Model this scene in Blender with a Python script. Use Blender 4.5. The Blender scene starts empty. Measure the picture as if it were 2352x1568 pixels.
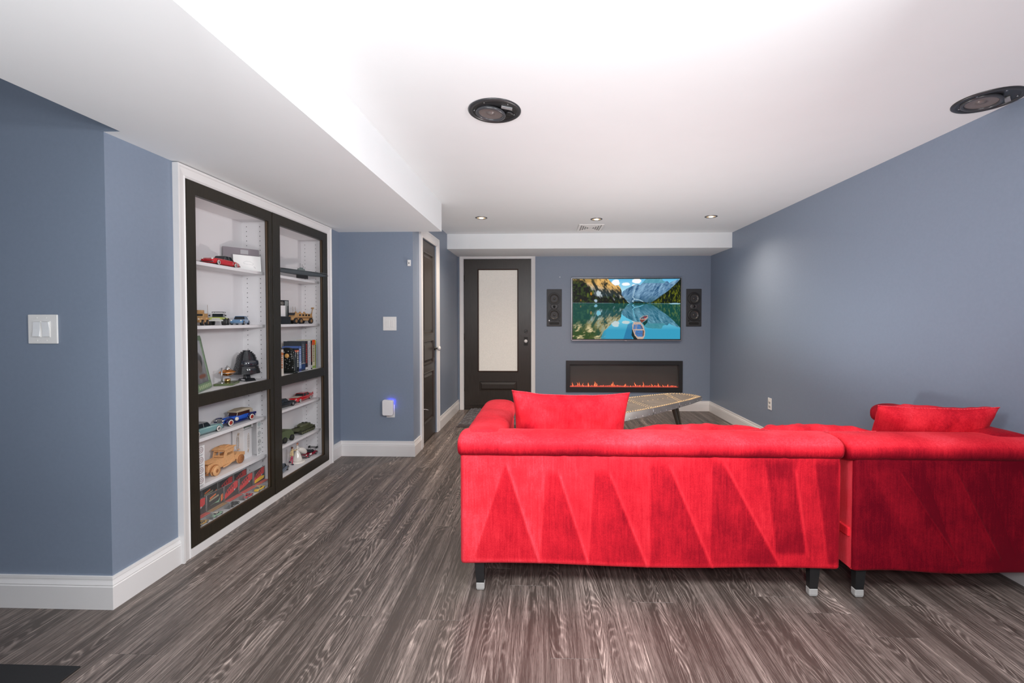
import bpy, math, random
import numpy as np
from mathutils import Matrix, Vector, Euler
PI = math.pi
S = bpy.context.scene
C = S.collection
# ---------------------------------------------------------------- camera
cd = bpy.data.cameras.new('camera'); cam = bpy.data.objects.new('camera', cd); C.objects.link(cam)
cam.location = (0, 0, 1.235)
cam.rotation_euler = (PI/2 - 0.02134, 0, 0.03195)
cd.sensor_width = 36; cd.lens = 1034.24/2352*36
cd.shift_x = -0.01724; cd.shift_y = -0.01186; cd.clip_start = 0.05
S.camera = cam
# ---------------------------------------------------------------- world, lights, exposure
w = bpy.data.worlds.new('world'); S.world = w; w.use_nodes = True
bg = w.node_tree.nodes['Background']; bg.inputs[0].default_value = (0.93, 0.96, 1.0, 1); bg.inputs[1].default_value = 0.3
def light(name, kind, loc, rot, power, color=(1, 1, 1), **k):
    l = bpy.data.lights.new(name, kind); l.energy = power; l.color = color
    for a, b in k.items(): setattr(l, a, b)
    o = bpy.data.objects.new(name, l); C.objects.link(o); o.location = loc; o.rotation_euler = rot
    return o
light('flash_light', 'AREA', (0.15, -0.25, 1.52), (PI/2 - 0.42, 0, 0.04), 20, (0.97, 0.985, 1.0), shape='SQUARE', size=0.3)
light('bounce_fill', 'AREA', (-0.60, 0.0, 0.45), (PI, 0, 0), 33, (0.98, 0.99, 1), shape='RECTANGLE', size=1.3, size_y=1.2)  # unseen up-facing fill added to lift the soffit underside and ceiling
light('ceiling_fill', 'AREA', (0.0, -0.3, 1.60), (PI/2 + 0.10, 0, -0.08), 5, (1, 0.99, 0.975), shape='SQUARE', size=0.6)  # added fill out of view, tilted up to brighten the ceiling
light('left_wall_fill', 'AREA', (1.25, 0.55, 1.80), (PI/2-0.60, 0, 1.25), 40, (0.96, 0.98, 1), shape='RECTANGLE', size=0.5, size_y=0.35)  # added fill out of view, brightens the left wall
light('right_wall_fill', 'AREA', (-0.7, 0.45, 1.80), (PI/2-0.60, 0, -1.05), 27, (0.96, 0.98, 1), shape='RECTANGLE', size=0.5, size_y=0.35)  # added fill out of view, brightens the near right wall
light('far_ceiling_fill', 'SPOT', (0.75, 3.25, 0.20), (PI, 0, 0), 98, (1, 0.975, 0.95), spot_size=2.7, spot_blend=0.6, shadow_soft_size=0.12)  # added fill hidden behind the sofa, brightens the far ceiling
S.view_settings.view_transform = 'Standard'; S.view_settings.look = 'None'
S.view_settings.exposure = 0.07; S.view_settings.gamma = 1.0; S.view_settings.use_curve_mapping = False
# ---------------------------------------------------------------- materials
def s2l(c):
    return tuple(((x/255)/12.92 if x/255 <= 0.04045 else ((x/255+0.055)/1.055)**2.4) for x in c)
MATS = {}
def M(name, col, rough=0.5, metal=0.0, noise=0.0, nscale=20.0, bump=0.0, bscale=200.0, alpha=None, emit=None, estr=0.0, sheen=0.0, trans=0.0, coat=0.0, aniso=None, spec=None):
    if name in MATS: return MATS[name]
    m = bpy.data.materials.new(name); m.use_nodes = True
    nt = m.node_tree; b = nt.nodes['Principled BSDF']
    b.inputs['Base Color'].default_value = (*col, 1); b.inputs['Roughness'].default_value = rough
    b.inputs['Metallic'].default_value = metal
    if spec is not None: b.inputs['Specular IOR Level'].default_value = spec
    if sheen: b.inputs['Sheen Weight'].default_value = sheen; b.inputs['Sheen Roughness'].default_value = 0.4
    if trans: b.inputs['Transmission Weight'].default_value = trans
    if coat: b.inputs['Coat Weight'].default_value = coat; b.inputs['Coat Roughness'].default_value = 0.1
    if alpha is not None: b.inputs['Alpha'].default_value = alpha
    if emit: b.inputs['Emission Color'].default_value = (*emit, 1); b.inputs['Emission Strength'].default_value = estr
    tc = nt.nodes.new('ShaderNodeTexCoord')
    mp = nt.nodes.new('ShaderNodeMapping'); nt.links.new(tc.outputs['Object'], mp.inputs[0])
    if aniso: mp.inputs['Scale'].default_value = aniso
    n = nt.nodes.new('ShaderNodeTexNoise'); n.inputs['Scale'].default_value = nscale; n.inputs['Detail'].default_value = 4
    nt.links.new(mp.outputs[0], n.inputs['Vector'])
    mx = nt.nodes.new('ShaderNodeMix'); mx.data_type = 'RGBA'
    v = max(noise, 0.02)
    mx.inputs[6].default_value = (*[c*(1-v) for c in col], 1); mx.inputs[7].default_value = (*[min(1, c*(1+v)) for c in col], 1)
    nt.links.new(n.outputs['Fac'], mx.inputs[0]); nt.links.new(mx.outputs[2], b.inputs['Base Color'])
    if bump:
        n2 = nt.nodes.new('ShaderNodeTexNoise'); n2.inputs['Scale'].default_value = bscale; n2.inputs['Detail'].default_value = 3
        nt.links.new(mp.outputs[0], n2.inputs['Vector'])
        bp = nt.nodes.new('ShaderNodeBump'); bp.inputs['Strength'].default_value = bump; bp.inputs['Distance'].default_value = 0.002
        nt.links.new(n2.outputs['Fac'], bp.inputs['Height']); nt.links.new(bp.outputs[0], b.inputs['Normal'])
    MATS[name] = m
    return m
def attr_mat(name, rough=0.6, emit=0.0, spec=None, sheen=0.0, bump=0.0):
    if name in MATS: return MATS[name]
    m = bpy.data.materials.new(name); m.use_nodes = True; nt = m.node_tree; b = nt.nodes['Principled BSDF']
    a = nt.nodes.new('ShaderNodeAttribute'); a.attribute_name = 'print'
    b.inputs['Roughness'].default_value = rough
    if spec is not None: b.inputs['Specular IOR Level'].default_value = spec
    if emit:
        b.inputs['Base Color'].default_value = (0.01, 0.01, 0.01, 1)
        nt.links.new(a.outputs['Color'], b.inputs['Emission Color']); b.inputs['Emission Strength'].default_value = emit
    else: nt.links.new(a.outputs['Color'], b.inputs['Base Color'])
    MATS[name] = m
    return m
WALL = M('blue_grey_paint', (0.215, 0.262, 0.342), 0.42, noise=0.05, nscale=60, bump=0.12, bscale=350)
CEIL = M('white_ceiling_paint', (0.835, 0.86, 0.87), 0.7, noise=0.02, nscale=4, bump=0.05, bscale=300)
TRIM = M('white_trim_paint', (0.80, 0.78, 0.77), 0.35, noise=0.02, nscale=10)
CAB = M('white_laminate', (0.80, 0.78, 0.79), 0.45, noise=0.02, nscale=8)
DARKW = M('espresso_wood', (0.021, 0.016, 0.009), 0.38, noise=0.75, nscale=14, aniso=(14, 14, 0.7), bump=0.25, bscale=60)
DOORW = M('espresso_door_wood', (0.036, 0.027, 0.021), 0.33, noise=0.6, nscale=10, aniso=(16, 16, 0.6), bump=0.2, bscale=50)
PLAST = M('white_plastic', (0.82, 0.81, 0.79), 0.3)
BLACK = M('black_plastic', (0.012, 0.012, 0.013), 0.4)
CHAR = M('charcoal_plastic', (0.035, 0.036, 0.04), 0.5, noise=0.1)
CHROME = M('chrome', (0.55, 0.55, 0.56), 0.28, 1.0)
RUBBER = M('tyre_rubber', (0.015, 0.015, 0.016), 0.7)
GOLD = M('brass', (0.80, 0.52, 0.22), 0.25, 1.0)
def velvet():
    m = bpy.data.materials.new('red_velvet'); m.use_nodes = True; nt = m.node_tree; b = nt.nodes['Principled BSDF']
    L = nt.links.new; N = nt.nodes.new
    tc = N('ShaderNodeTexCoord'); n = N('ShaderNodeTexNoise'); n.inputs['Scale'].default_value = 6; n.inputs['Detail'].default_value = 5; n.inputs['Roughness'].default_value = 0.65
    L(tc.outputs['Object'], n.inputs['Vector'])
    mp = N('ShaderNodeMapping'); mp.inputs['Scale'].default_value = (130, 130, 9); L(tc.outputs['Object'], mp.inputs[0])
    n2 = N('ShaderNodeTexNoise'); n2.inputs['Scale'].default_value = 1.0; n2.inputs['Detail'].default_value = 3; L(mp.outputs[0], n2.inputs['Vector'])
    n3 = N('ShaderNodeTexNoise'); n3.inputs['Scale'].default_value = 260; L(tc.outputs['Object'], n3.inputs['Vector'])
    at = N('ShaderNodeAttribute'); at.attribute_name = 'nap'  # brushed nap together with painted shade and highlights
    a1 = N('ShaderNodeMath'); a1.operation = 'MULTIPLY_ADD'; a1.inputs[1].default_value = 0.55; L(n.outputs['Fac'], a1.inputs[0]); 
    a2 = N('ShaderNodeMath'); a2.operation = 'MULTIPLY_ADD'; a2.inputs[1].default_value = 0.30; L(n2.outputs['Fac'], a2.inputs[0]); a2.inputs[2].default_value = -0.42
    L(a2.outputs[0], a1.inputs[2])
    a4 = N('ShaderNodeMath'); a4.operation = 'MULTIPLY_ADD'; a4.inputs[1].default_value = 0.3; a4.inputs[2].default_value = -0.15; L(n3.outputs['Fac'], a4.inputs[0])
    a5 = N('ShaderNodeMath'); a5.operation = 'ADD'; L(a1.outputs[0], a5.inputs[0]); L(a4.outputs[0], a5.inputs[1])
    a3 = N('ShaderNodeMath'); a3.operation = 'ADD'; L(a5.outputs[0], a3.inputs[0]); L(at.outputs['Fac'], a3.inputs[1])
    r = N('ShaderNodeValToRGB'); L(a3.outputs[0], r.inputs[0])
    e = r.color_ramp.elements; e[0].position = 0.0; e[0].color = (0.125, 0.0, 0.007, 1); e[1].position = 1.0; e[1].color = (0.90, 0.075, 0.105, 1)
    x = e.new(0.30); x.color = (0.30, 0.004, 0.014, 1)
    x = e.new(0.55); x.color = (0.60, 0.012, 0.026, 1); x = e.new(0.75); x.color = (0.78, 0.028, 0.045, 1)
    L(r.outputs[0], b.inputs['Base Color']); b.inputs['Roughness'].default_value = 0.75
    b.inputs['Specular IOR Level'].default_value = 0.10
    b.inputs['Sheen Weight'].default_value = 0.10; b.inputs['Sheen Roughness'].default_value = 0.35; b.inputs['Sheen Tint'].default_value = (1, 0.25, 0.3, 1)
    bp = N('ShaderNodeBump'); bp.inputs['Strength'].default_value = 0.25; bp.inputs['Distance'].default_value = 0.004
    L(n.outputs['Fac'], bp.inputs['Height']); L(bp.outputs[0], b.inputs['Normal'])
    return m
VELVET = velvet()
def floor_mat():
    m = bpy.data.materials.new('grey_oak_vinyl'); m.use_nodes = True; nt = m.node_tree; b = nt.nodes['Principled BSDF']
    L = nt.links.new; N = nt.nodes.new
    def math_(op, a, b_=None, c=None):
        n = N('ShaderNodeMath'); n.operation = op
        for i, v in enumerate((a, b_, c)):
            if v is None: continue
            if isinstance(v, (int, float)): n.inputs[i].default_value = v
            else: L(v, n.inputs[i])
        return n.outputs[0]
    tc = N('ShaderNodeTexCoord'); oi = N('ShaderNodeObjectInfo')
    off = N('ShaderNodeCombineXYZ'); L(math_('MULTIPLY', oi.outputs['Random'], 37.0), off.inputs[0]); L(math_('MULTIPLY', oi.outputs['Random'], 91.0), off.inputs[1])
    va = N('ShaderNodeVectorMath'); va.operation = 'ADD'; L(tc.outputs['Object'], va.inputs[0]); L(off.outputs[0], va.inputs[1])
    def noise(sx, sy, detail=2.0, dist=0.0, rough=0.5):
        mp = N('ShaderNodeMapping'); mp.inputs['Scale'].default_value = (sx, sy, 1); L(va.outputs[0], mp.inputs[0])
        n = N('ShaderNodeTexNoise'); n.noise_dimensions = '2D'; n.inputs['Scale'].default_value = 1; n.inputs['Detail'].default_value = detail
        n.inputs['Distortion'].default_value = dist; n.inputs['Roughness'].default_value = rough; L(mp.outputs[0], n.inputs['Vector'])
        return n.outputs['Fac']
    base = noise(9, 1.5, 1.2, 0.25)
    wob = noise(60, 22, 2)
    ph = math_('MULTIPLY_ADD', base, 120.0, math_('MULTIPLY', wob, 3.0))
    sep = N('ShaderNodeSeparateXYZ'); L(va.outputs[0], sep.inputs[0])
    ph2 = math_('ADD', ph, math_('MULTIPLY', sep.outputs[0], 60.0))
    ring = math_('MULTIPLY_ADD', math_('SINE', ph2), 0.5, 0.5)
    ring = math_('POWER', ring, 2.2)
    gate = noise(11, 0.9, 1)
    gate = math_('SMOOTH_MAX', math_('MULTIPLY', math_('SUBTRACT', gate, 0.40), 4.5), 0.0, 0.1)
    gate = math_('MINIMUM', gate, 1.0)
    fib = noise(300, 5, 4, 0, 0.75)
    fib2 = noise(90, 2.2, 3, 0, 0.6)
    band = noise(16, 0.55, 2)
    t = math_('ADD', math_('MULTIPLY', math_('MULTIPLY', math_('SUBTRACT', ring, 0.35), gate), 0.30), math_('MULTIPLY_ADD', fib, 0.8, -0.40))
    pore = noise(520, 16, 2, 0, 0.6); pore = math_('MULTIPLY', math_('MAXIMUM', math_('SUBTRACT', pore, 0.56), 0.0), -2.2)
    t = math_('ADD', t, pore)
    t = math_('ADD', t, math_('MULTIPLY_ADD', fib2, 0.7, -0.28))
    t = math_('ADD', t, math_('MULTIPLY_ADD', band, 0.75, -0.27))
    t = math_('ADD', t, math_('MULTIPLY_ADD', oi.outputs['Random'], 0.08, -0.04))
    r = N('ShaderNodeValToRGB'); L(t, r.inputs[0]); e = r.color_ramp.elements
    e[0].position = 0.0; e[0].color = (0.070, 0.055, 0.047, 1); e[1].position = 1.0; e[1].color = (0.80, 0.665, 0.59, 1)
    x = e.new(0.35); x.color = (0.235, 0.190, 0.167, 1); x = e.new(0.65); x.color = (0.55, 0.455, 0.40, 1)
    L(r.outputs[0], b.inputs['Base Color']); b.inputs['Roughness'].default_value = 0.42
    bp = N('ShaderNodeBump'); bp.inputs['Strength'].default_value = 0.15; bp.inputs['Distance'].default_value = 0.001
    L(t, bp.inputs['Height']); L(bp.outputs[0], b.inputs['Normal'])
    return m
FLOOR = floor_mat()
# ---------------------------------------------------------------- mesh helpers
class G:
    def __init__(s): s.v = []; s.f = []; s.sm = []; s.m = None; s.col = None
    def add(s, vs, fs, smooth=False):
        k = len(s.v)
        for p in vs:
            p = Vector(p)
            if s.m is not None: p = s.m @ p
            s.v.append(tuple(p))
        for f in fs: s.f.append(tuple(i+k for i in f)); s.sm.append(smooth)
        return s
    def box(s, x0, x1, y0, y1, z0, z1):
        return s.add([(x0,y0,z0),(x1,y0,z0),(x1,y1,z0),(x0,y1,z0),(x0,y0,z1),(x1,y0,z1),(x1,y1,z1),(x0,y1,z1)],
              [(3,2,1,0),(4,5,6,7),(0,1,5,4),(1,2,6,5),(2,3,7,6),(3,0,4,7)])
    def cbox(s, x, y, z, dx, dy, dz): return s.box(x-dx/2, x+dx/2, y-dy/2, y+dy/2, z-dz/2, z+dz/2)
    def loft(s, rings, cap=True, smooth=True, close=True):
        n = len(rings[0]); vs = [p for r in rings for p in r]; fs = []
        for i in range(len(rings)-1):
            for j in range(n if close else n-1):
                a = i*n+j; b = i*n+(j+1) % n
                fs.append((a, b, b+n, a+n))
        k = len(s.f)
        s.add(vs, fs, smooth)
        if cap:
            s.add(rings[0], [tuple(range(n-1, -1, -1))]); s.add(rings[-1], [tuple(range(n))])
        return s
    def cyl(s, p, q, r, r2=None, n=16, cap=True, smooth=True):
        p = Vector(p); q = Vector(q); r2 = r if r2 is None else r2
        d = (q-p).normalized(); a = d.orthogonal().normalized(); b = d.cross(a)
        def ring(c, r): return [c + a*r*math.cos(2*PI*i/n) + b*r*math.sin(2*PI*i/n) for i in range(n)]
        return s.loft([ring(p, r), ring(q, r2)], cap, smooth)
    def lathe(s, prof, c=(0, 0, 0), ax=(0, 0, 1), n=24, cap=False):
        c = Vector(c); d = Vector(ax).normalized(); a = d.orthogonal().normalized(); b = d.cross(a)
        rings = [[c + d*z + a*r*math.cos(2*PI*i/n) + b*r*math.sin(2*PI*i/n) for i in range(n)] for r, z in prof]
        return s.loft(rings, cap, True)
    def prism(s, poly, a, b, plane='xz', smooth=False):
        def P(u, v, w): return {'xz': (u, w, v), 'xy': (u, v, w), 'yz': (w, u, v)}[plane]
        n = len(poly); vs = [P(u, v, a) for u, v in poly] + [P(u, v, b) for u, v in poly]
        fs = [tuple(range(n-1, -1, -1)), tuple(range(n, 2*n))] + [(i, (i+1) % n, (i+1) % n+n, i+n) for i in range(n)]
        return s.add(vs, fs, smooth)
    def sph(s, c, r, n=12, k=8, sc=(1, 1, 1)):
        c = Vector(c); rings = []
        for i in range(k+1):
            t = PI*i/k; z = -math.cos(t); q = max(math.sin(t), 0.001)
            rings.append([c + Vector((q*math.cos(2*PI*j/n)*r*sc[0], q*math.sin(2*PI*j/n)*r*sc[1], z*r*sc[2])) for j in range(n)])
        return s.loft(rings, True, True)
    def tube(s, pts, r, n=8):
        for i in range(len(pts)-1): s.cyl(pts[i], pts[i+1], r, r, n)
        return s
    def torus(s, c, R, r, ax=(0, 0, 1), n=24, k=8):
        c = Vector(c); d = Vector(ax).normalized(); a = d.orthogonal().normalized(); b = d.cross(a); rings = []
        for i in range(n):
            t = 2*PI*i/n; e = a*math.cos(t)+b*math.sin(t)
            rings.append([c + e*(R+r*math.cos(2*PI*j/k)) + d*r*math.sin(2*PI*j/k) for j in range(k)])
        rings.append(rings[0])
        return s.loft(rings, False, True)
    def build(s, name, mat, parent=None, bevel=0, world=False, seg=2, nap=None, subsurf=0):
        me = bpy.data.meshes.new(name)
        off = Vector(parent.location) if (world and parent is not None) else Vector((0, 0, 0))
        if world and parent is not None and parent.parent is not None: off = off + Vector(parent.parent.location)
        me.from_pydata([tuple(Vector(p)-off) for p in s.v], [], s.f)
        me.polygons.foreach_set('use_smooth', s.sm)
        me.materials.append(mat); me.update()
        if nap is not None:
            a = me.attributes.new('nap', 'FLOAT', 'POINT'); a.data.foreach_set('value', np.asarray(nap if hasattr(nap, '__len__') else [nap]*len(me.vertices), dtype=np.float32))
        if s.col is not None:
            a = me.color_attributes.new('print', 'FLOAT_COLOR', 'POINT'); a.data.foreach_set('color', np.asarray(s.col, dtype=np.float32).ravel())
        import bmesh
        bm = bmesh.new(); bm.from_mesh(me); bmesh.ops.remove_doubles(bm, verts=bm.verts, dist=1e-5)
        bmesh.ops.recalc_face_normals(bm, faces=bm.faces); bm.to_mesh(me); bm.free()
        o = bpy.data.objects.new(name, me); C.objects.link(o)
        if parent is not None: o.parent = parent
        if bevel:
            b = o.modifiers.new('bevel', 'BEVEL'); b.width = bevel; b.segments = seg; b.limit_method = 'ANGLE'; b.angle_limit = 0.6
            b.harden_normals = False
        if subsurf:
            b = o.modifiers.new('sub', 'SUBSURF'); b.levels = subsurf; b.render_levels = subsurf
        return o
def thing(name, label, cat, loc=(0, 0, 0), rz=0, group=None):
    o = bpy.data.objects.new(name, None); C.objects.link(o); o.empty_display_size = 0.05
    o.location = loc; o.rotation_euler = (0, 0, rz); o['label'] = label; o['category'] = cat
    if group: o['group'] = group
    return o
def tag(o, label, cat, group=None):
    o['label'] = label; o['category'] = cat
    if group: o['group'] = group
    return o
def struct(o, label=None):
    o['kind'] = 'structure'
    if label: o['label'] = label
    return o
def holed(g, plane, t0, t1, a0, a1, z0, z1, holes):
    """wall slab in plane 'x' (runs along y) or 'y' (runs along x) with rectangular holes"""
    A = sorted({a0, a1, *[v for h in holes for v in h[:2]]}); Z = sorted({z0, z1, *[v for h in holes for v in h[2:]]})
    solid = {}
    for i in range(len(A)-1):
        for j in range(len(Z)-1):
            ca = (A[i]+A[i+1])/2; cz = (Z[j]+Z[j+1])/2
            solid[i, j] = not any(h[0] < ca < h[1] and h[2] < cz < h[3] for h in holes)
    def P(t, a, z): return (t, a, z) if plane == 'x' else (a, t, z)
    for (i, j), s in solid.items():
        if not s: continue
        a, b, c, d = A[i], A[i+1], Z[j], Z[j+1]
        for t in (t0, t1): g.add([P(t, a, c), P(t, b, c), P(t, b, d), P(t, a, d)], [(0, 1, 2, 3)])
        if not solid.get((i-1, j)): g.add([P(t0, a, c), P(t1, a, c), P(t1, a, d), P(t0, a, d)], [(0, 1, 2, 3)])
        if not solid.get((i+1, j)): g.add([P(t0, b, c), P(t1, b, c), P(t1, b, d), P(t0, b, d)], [(0, 1, 2, 3)])
        if not solid.get((i, j-1)): g.add([P(t0, a, c), P(t1, a, c), P(t1, b, c), P(t0, b, c)], [(0, 1, 2, 3)])
        if not solid.get((i, j+1)): g.add([P(t0, a, d), P(t1, a, d), P(t1, b, d), P(t0, b, d)], [(0, 1, 2, 3)])
    return g
# ---------------------------------------------------------------- room dimensions (metres)
XR = 2.239; XB = -1.848; XW = -1.178; XS = -0.9155; ZS = 2.0229; ZC = 2.2735; YB = 6.138; YN = 1.849; YA = 4.016; YF = 5.458; ZF = 2.0937; Y0 = -1.6
# floor: every plank its own piece
fl = struct(G().box(-3.6, XR+0.12, Y0, YB+0.12, -0.06, -0.012).build('floor', M('subfloor', (0.02, 0.018, 0.017), 0.8)), 'grey brown wood-look plank floor')
random.seed(11)
PW = 0.181; PL = 1.22
known = {(0.385): 1.96, (0.023): 1.62, (-0.52): 1.815, (-0.70): 2.65, (-0.882): 1.83, (1.109): 1.91, (1.29): 1.77, (-1.063): 2.485, (-1.244): 1.79}
x = 0.385 + PW*math.floor((-3.5-0.385)/PW)
while x < XR-0.001:
    x1 = min(x+PW, XR)
    ymax = YN if x1 <= XB+0.01 else (YA if x1 <= XW+0.01 else YB)
    j = next((v for k, v in known.items() if abs(k-x) < 0.03), None)
    if j is None: j = random.uniform(0, PL)
    y = j - PL*math.ceil((j-Y0)/PL)
    while y < ymax:
        ya, yb = max(y, Y0), min(y+PL, ymax)
        if yb-ya > 0.01:
            cx, cy = (x+x1)/2, (ya+yb)/2; hx, hy = (x1-x)/2, (yb-ya)/2; e = 0.0006
            g = G()
            ring = lambda i, z: [(-hx+i, -hy+i, z), (hx-i, -hy+i, z), (hx-i, hy-i, z), (-hx+i, hy-i, z)]
            g.loft([ring(0.0002, -0.012), ring(0.0002, -e*0.8), ring(e, 0)], True, False)
            p = g.build('plank', FLOOR, fl); p.location = (cx, cy, 0)
        y += PL
    x += PW
# ceiling, soffits
struct(G().box(-3.6, XR+0.12, Y0, YB+0.12, ZC, ZC+0.08).build('ceiling', CEIL), 'smooth white ceiling')
g = G(); g.box(-1.775, XS, Y0, YN, ZS, ZC); g.box(XB, XS, YN, YA, ZS, ZC)
struct(g.build('trim_1', CEIL), 'long white dropped soffit running above the bookcase')
struct(G().box(XW, XR, YF, YB, ZF, ZC).build('trim_2', CEIL), 'white dropped soffit above the entry door and television')
# walls
struct(G().box(XR, XR+0.1, Y0, YB+0.1, 0, ZC).build('wall_right', WALL), 'long blue grey painted wall behind the sofa end')
g = G(); holed(g, 'y', YB, YB+0.12, XW-0.1, XR, 0, ZC, [(-1.098, -0.175, 0, 2.062), (0.325, 1.845, 0.275, 0.655)])
struct(g.build('wall_back', WALL), 'blue grey painted back wall with television')
g = G(); holed(g, 'x', XW-0.1, XW, YA+0.1, YB, 0, ZC, [(4.31, 4.89, 0, 2.03)])
struct(g.build('wall_corridor', WALL), 'blue grey painted side wall holding the narrow door')
g = G(); g.box(-1.95, XW, YA, YA+0.1, 0, ZC)
struct(g.build('wall_alcove', WALL), 'blue grey painted wall with the blank plate')
g = G(); holed(g, 'x', XB-0.27, XB, YN+0.12, YA, 0, ZC, [(2.235, 3.775, 0.03, 1.98)])
struct(g.build('wall_left', WALL), 'blue grey painted wall around the built-in bookcase')
g = G(); g.box(-3.6, XB, YN, YN+0.12, 0, ZC); g.box(XB-0.01, -1.7755, YN-0.003, YN+0.0, ZS+0.0005, ZC)
struct(g.build('wall_near', WALL), 'near blue grey painted wall with double switch')
struct(G().box(-3.7, -3.6, Y0, YN+0.12, 0, ZC).build('wall_left_closing', WALL), 'unseen blue grey wall added to close the left side')  # unseen wall added to keep outside light off the left side
struct(G().box(-3.7, XR+0.1, Y0-0.1, Y0, 0, ZC).build('wall_rear', WALL), 'unseen blue grey wall added behind the viewer')  # unseen wall added to shut out light from the rear
# baseboards with moulded cap
def baseboard(name, p, q, nrm, m0=0, m1=0, t=0.016, h=0.138):
    p = Vector((*p, 0)); q = Vector((*q, 0)); n = Vector((*nrm, 0)); g = G(); d = (q-p).normalized()
    prof = [(0, 0), (t, 0), (t, h*0.70), (t*0.8, h*0.725), (t*0.8, h*0.74), (t*0.95, h*0.76), (t*0.6, h*0.86), (t*0.5, h*0.90), (t*0.62, h*0.915), (t*0.55, h), (0, h)]
    g.loft([[p + n*a - d*a*m0 + Vector((0, 0, z)) for a, z in prof], [q + n*a + d*a*m1 + Vector((0, 0, z)) for a, z in prof]], True, False)
    return struct(g.build(name, TRIM), 'white moulded baseboard')
baseboard('baseboard_right', (XR, Y0), (XR, YB), (-1, 0), 0, -1)
baseboard('baseboard_back', (-0.118, YB), (XR, YB), (0, -1), 0, -1)
baseboard('baseboard_corridor', (XW, 4.975), (XW, YB), (1, 0))
baseboard('baseboard_corridor_near', (XW, YA), (XW, 4.228), (1, 0), 1, 0)
baseboard('baseboard_alcove', (XB, YA), (XW, YA), (0, -1), -1, 1)
baseboard('baseboard_left_far', (XB, 3.818), (XB, YA), (1, 0), 0, -1)
baseboard('baseboard_left', (XB, YN), (XB, 2.198), (1, 0), 1, 0)
baseboard('baseboard_near', (-3.6, YN), (XB, YN), (0, -1), 0, 1)
# casings: moulded frame of mitred pieces. axis 'x' casing on a wall facing +x, 'y' on a wall facing -y
def casing(name, plane, t, a0, a1, ztop, w=0.06, th=0.02, sgn=1, label='white moulded door casing', sill=None, wt=None):
    g = G(); wt = wt or w
    prof = [(0, 0), (0, th*0.55), (w*0.12, th*0.75), (w*0.2, th*0.6), (w*0.75, th*0.8), (w*0.82, th), (w, th), (w, 0)]
    def P(a, o, z): return (t+sgn*o, a, z) if plane == 'x' else (a, t+sgn*o, z)
    k = wt/w
    rings = [[P(a0-d, o, 0) for d, o in prof], [P(a0-d, o, ztop+d*k) for d, o in prof], [P(a1+d, o, ztop+d*k) for d, o in prof], [P(a1+d, o, 0) for d, o in prof]]
    g.loft(rings, True, False)
    return struct(g.build(name, TRIM), label)
casing('trim_3', 'x', XB, 2.256, 3.757, 1.958, w=0.06, label='white moulded casing around the bookcase', th=0.03)
casing('trim_4', 'y', YB, -1.098, -0.175, 2.062, w=0.055, sgn=-1, label='white casing around the glazed entry door')
casing('trim_5', 'x', XW, 4.31, 4.89, 2.03, w=0.085, label='white casing around the narrow panelled door')
g = G(); g.box(XB, XB+0.022, 2.256, 3.757, 0, 0.044)
struct(g.build('trim_6', TRIM), 'white strip below the bookcase doors')
struct(G().box(-1.098, -0.175, YB-0.005, YB+0.1, 0, 0.012).build('trim_7', M('threshold', (0.03, 0.025, 0.02), 0.4)), 'dark entry door threshold')
# ---------------------------------------------------------------- entry door (door_1)
def frame_ring(g, plane, t0, t1, a0, a1, z0, z1, holes): return holed(g, plane, t0, t1, a0, a1, z0, z1, holes)
d = frame_ring(G(), 'y', YB+0.012, YB+0.055, -1.095, -0.178, 0.013, 2.058, [(-0.895, -0.366, 0.533, 1.913), (-0.887, -0.372, 0.255, 0.385)])
door = struct(d.build('door_1', DOORW), 'dark espresso wooden entry door with a tall frosted glass pane')
fr = M('textured_frosted_glass', (0.62, 0.58, 0.53), 0.55, noise=0.3, nscale=170, bump=0.9, bscale=160, emit=(1.0, 0.93, 0.84), estr=0.22)  # faint emission stands in for daylight behind the pane
G().box(-0.895, -0.366, YB+0.03, YB+0.04, 0.533, 1.913).build('glass_pane', fr, door)['label'] = 'frosted textured glass pane'
g = G()
def bead(g, a0, a1, z0, z1, t, w=0.014, h=0.008):
    prof = [(0, 0.002), (w*0.35, -h), (w, -h*0.3), (w, 0.002)]
    rings = [[(a0-d_, t+o, z0-d_) for d_, o in prof], [(a0-d_, t+o, z1+d_) for d_, o in prof], [(a1+d_, t+o, z1+d_) for d_, o in prof], [(a1+d_, t+o, z0-d_) for d_, o in prof]]
    rings.append(rings[0]); g.loft(rings, False, False)
bead(g, -0.895, -0.366, 0.533, 1.913, YB+0.012); g.build('glazing_bead', M('reddish_bead', (0.05, 0.022, 0.015), 0.35), door)
g = G()
a0, a1, z0, z1 = -0.887, -0.372, 0.255, 0.385
def raised(g, plane, a0, a1, z0, z1, ti, tm, to, sgn):
    def R(i, t): return [(a0+i, t, z0+i), (a1-i, t, z0+i), (a1-i, t, z1-i), (a0+i, t, z1-i)]
    rings = [R(0, to), R(0.005, ti), R(0.011, tm), R(0.036, to), R(0.038, to)]
    if plane == 'x': rings = [[(p[1], p[0], p[2]) for p in r] for r in rings]
    g.loft(rings, False, False); g.add(rings[-1], [(0, 1, 2, 3)])
raised(g, 'y', a0, a1, z0, z1, YB+0.020, YB+0.020, YB+0.0115, -1)
g.build('raised_panel', DOORW, door)
g = G(); g.box(-1.08, -0.19, YB+0.003, YB+0.014, 0.06, 0.085); g.build('weather_strip', DOORW, door)
kn = G().box(-0.273, -0.221, YB-0.001, YB+0.012, 0.885, 1.0).build('lock_plate', M('black_bronze', (0.02, 0.018, 0.016), 0.35, 0.7), door)
glass = M('cut_glass', (0.9, 0.87, 0.85), 0.12, noise=0.3, nscale=250, trans=0.15, coat=0.6)
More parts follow.
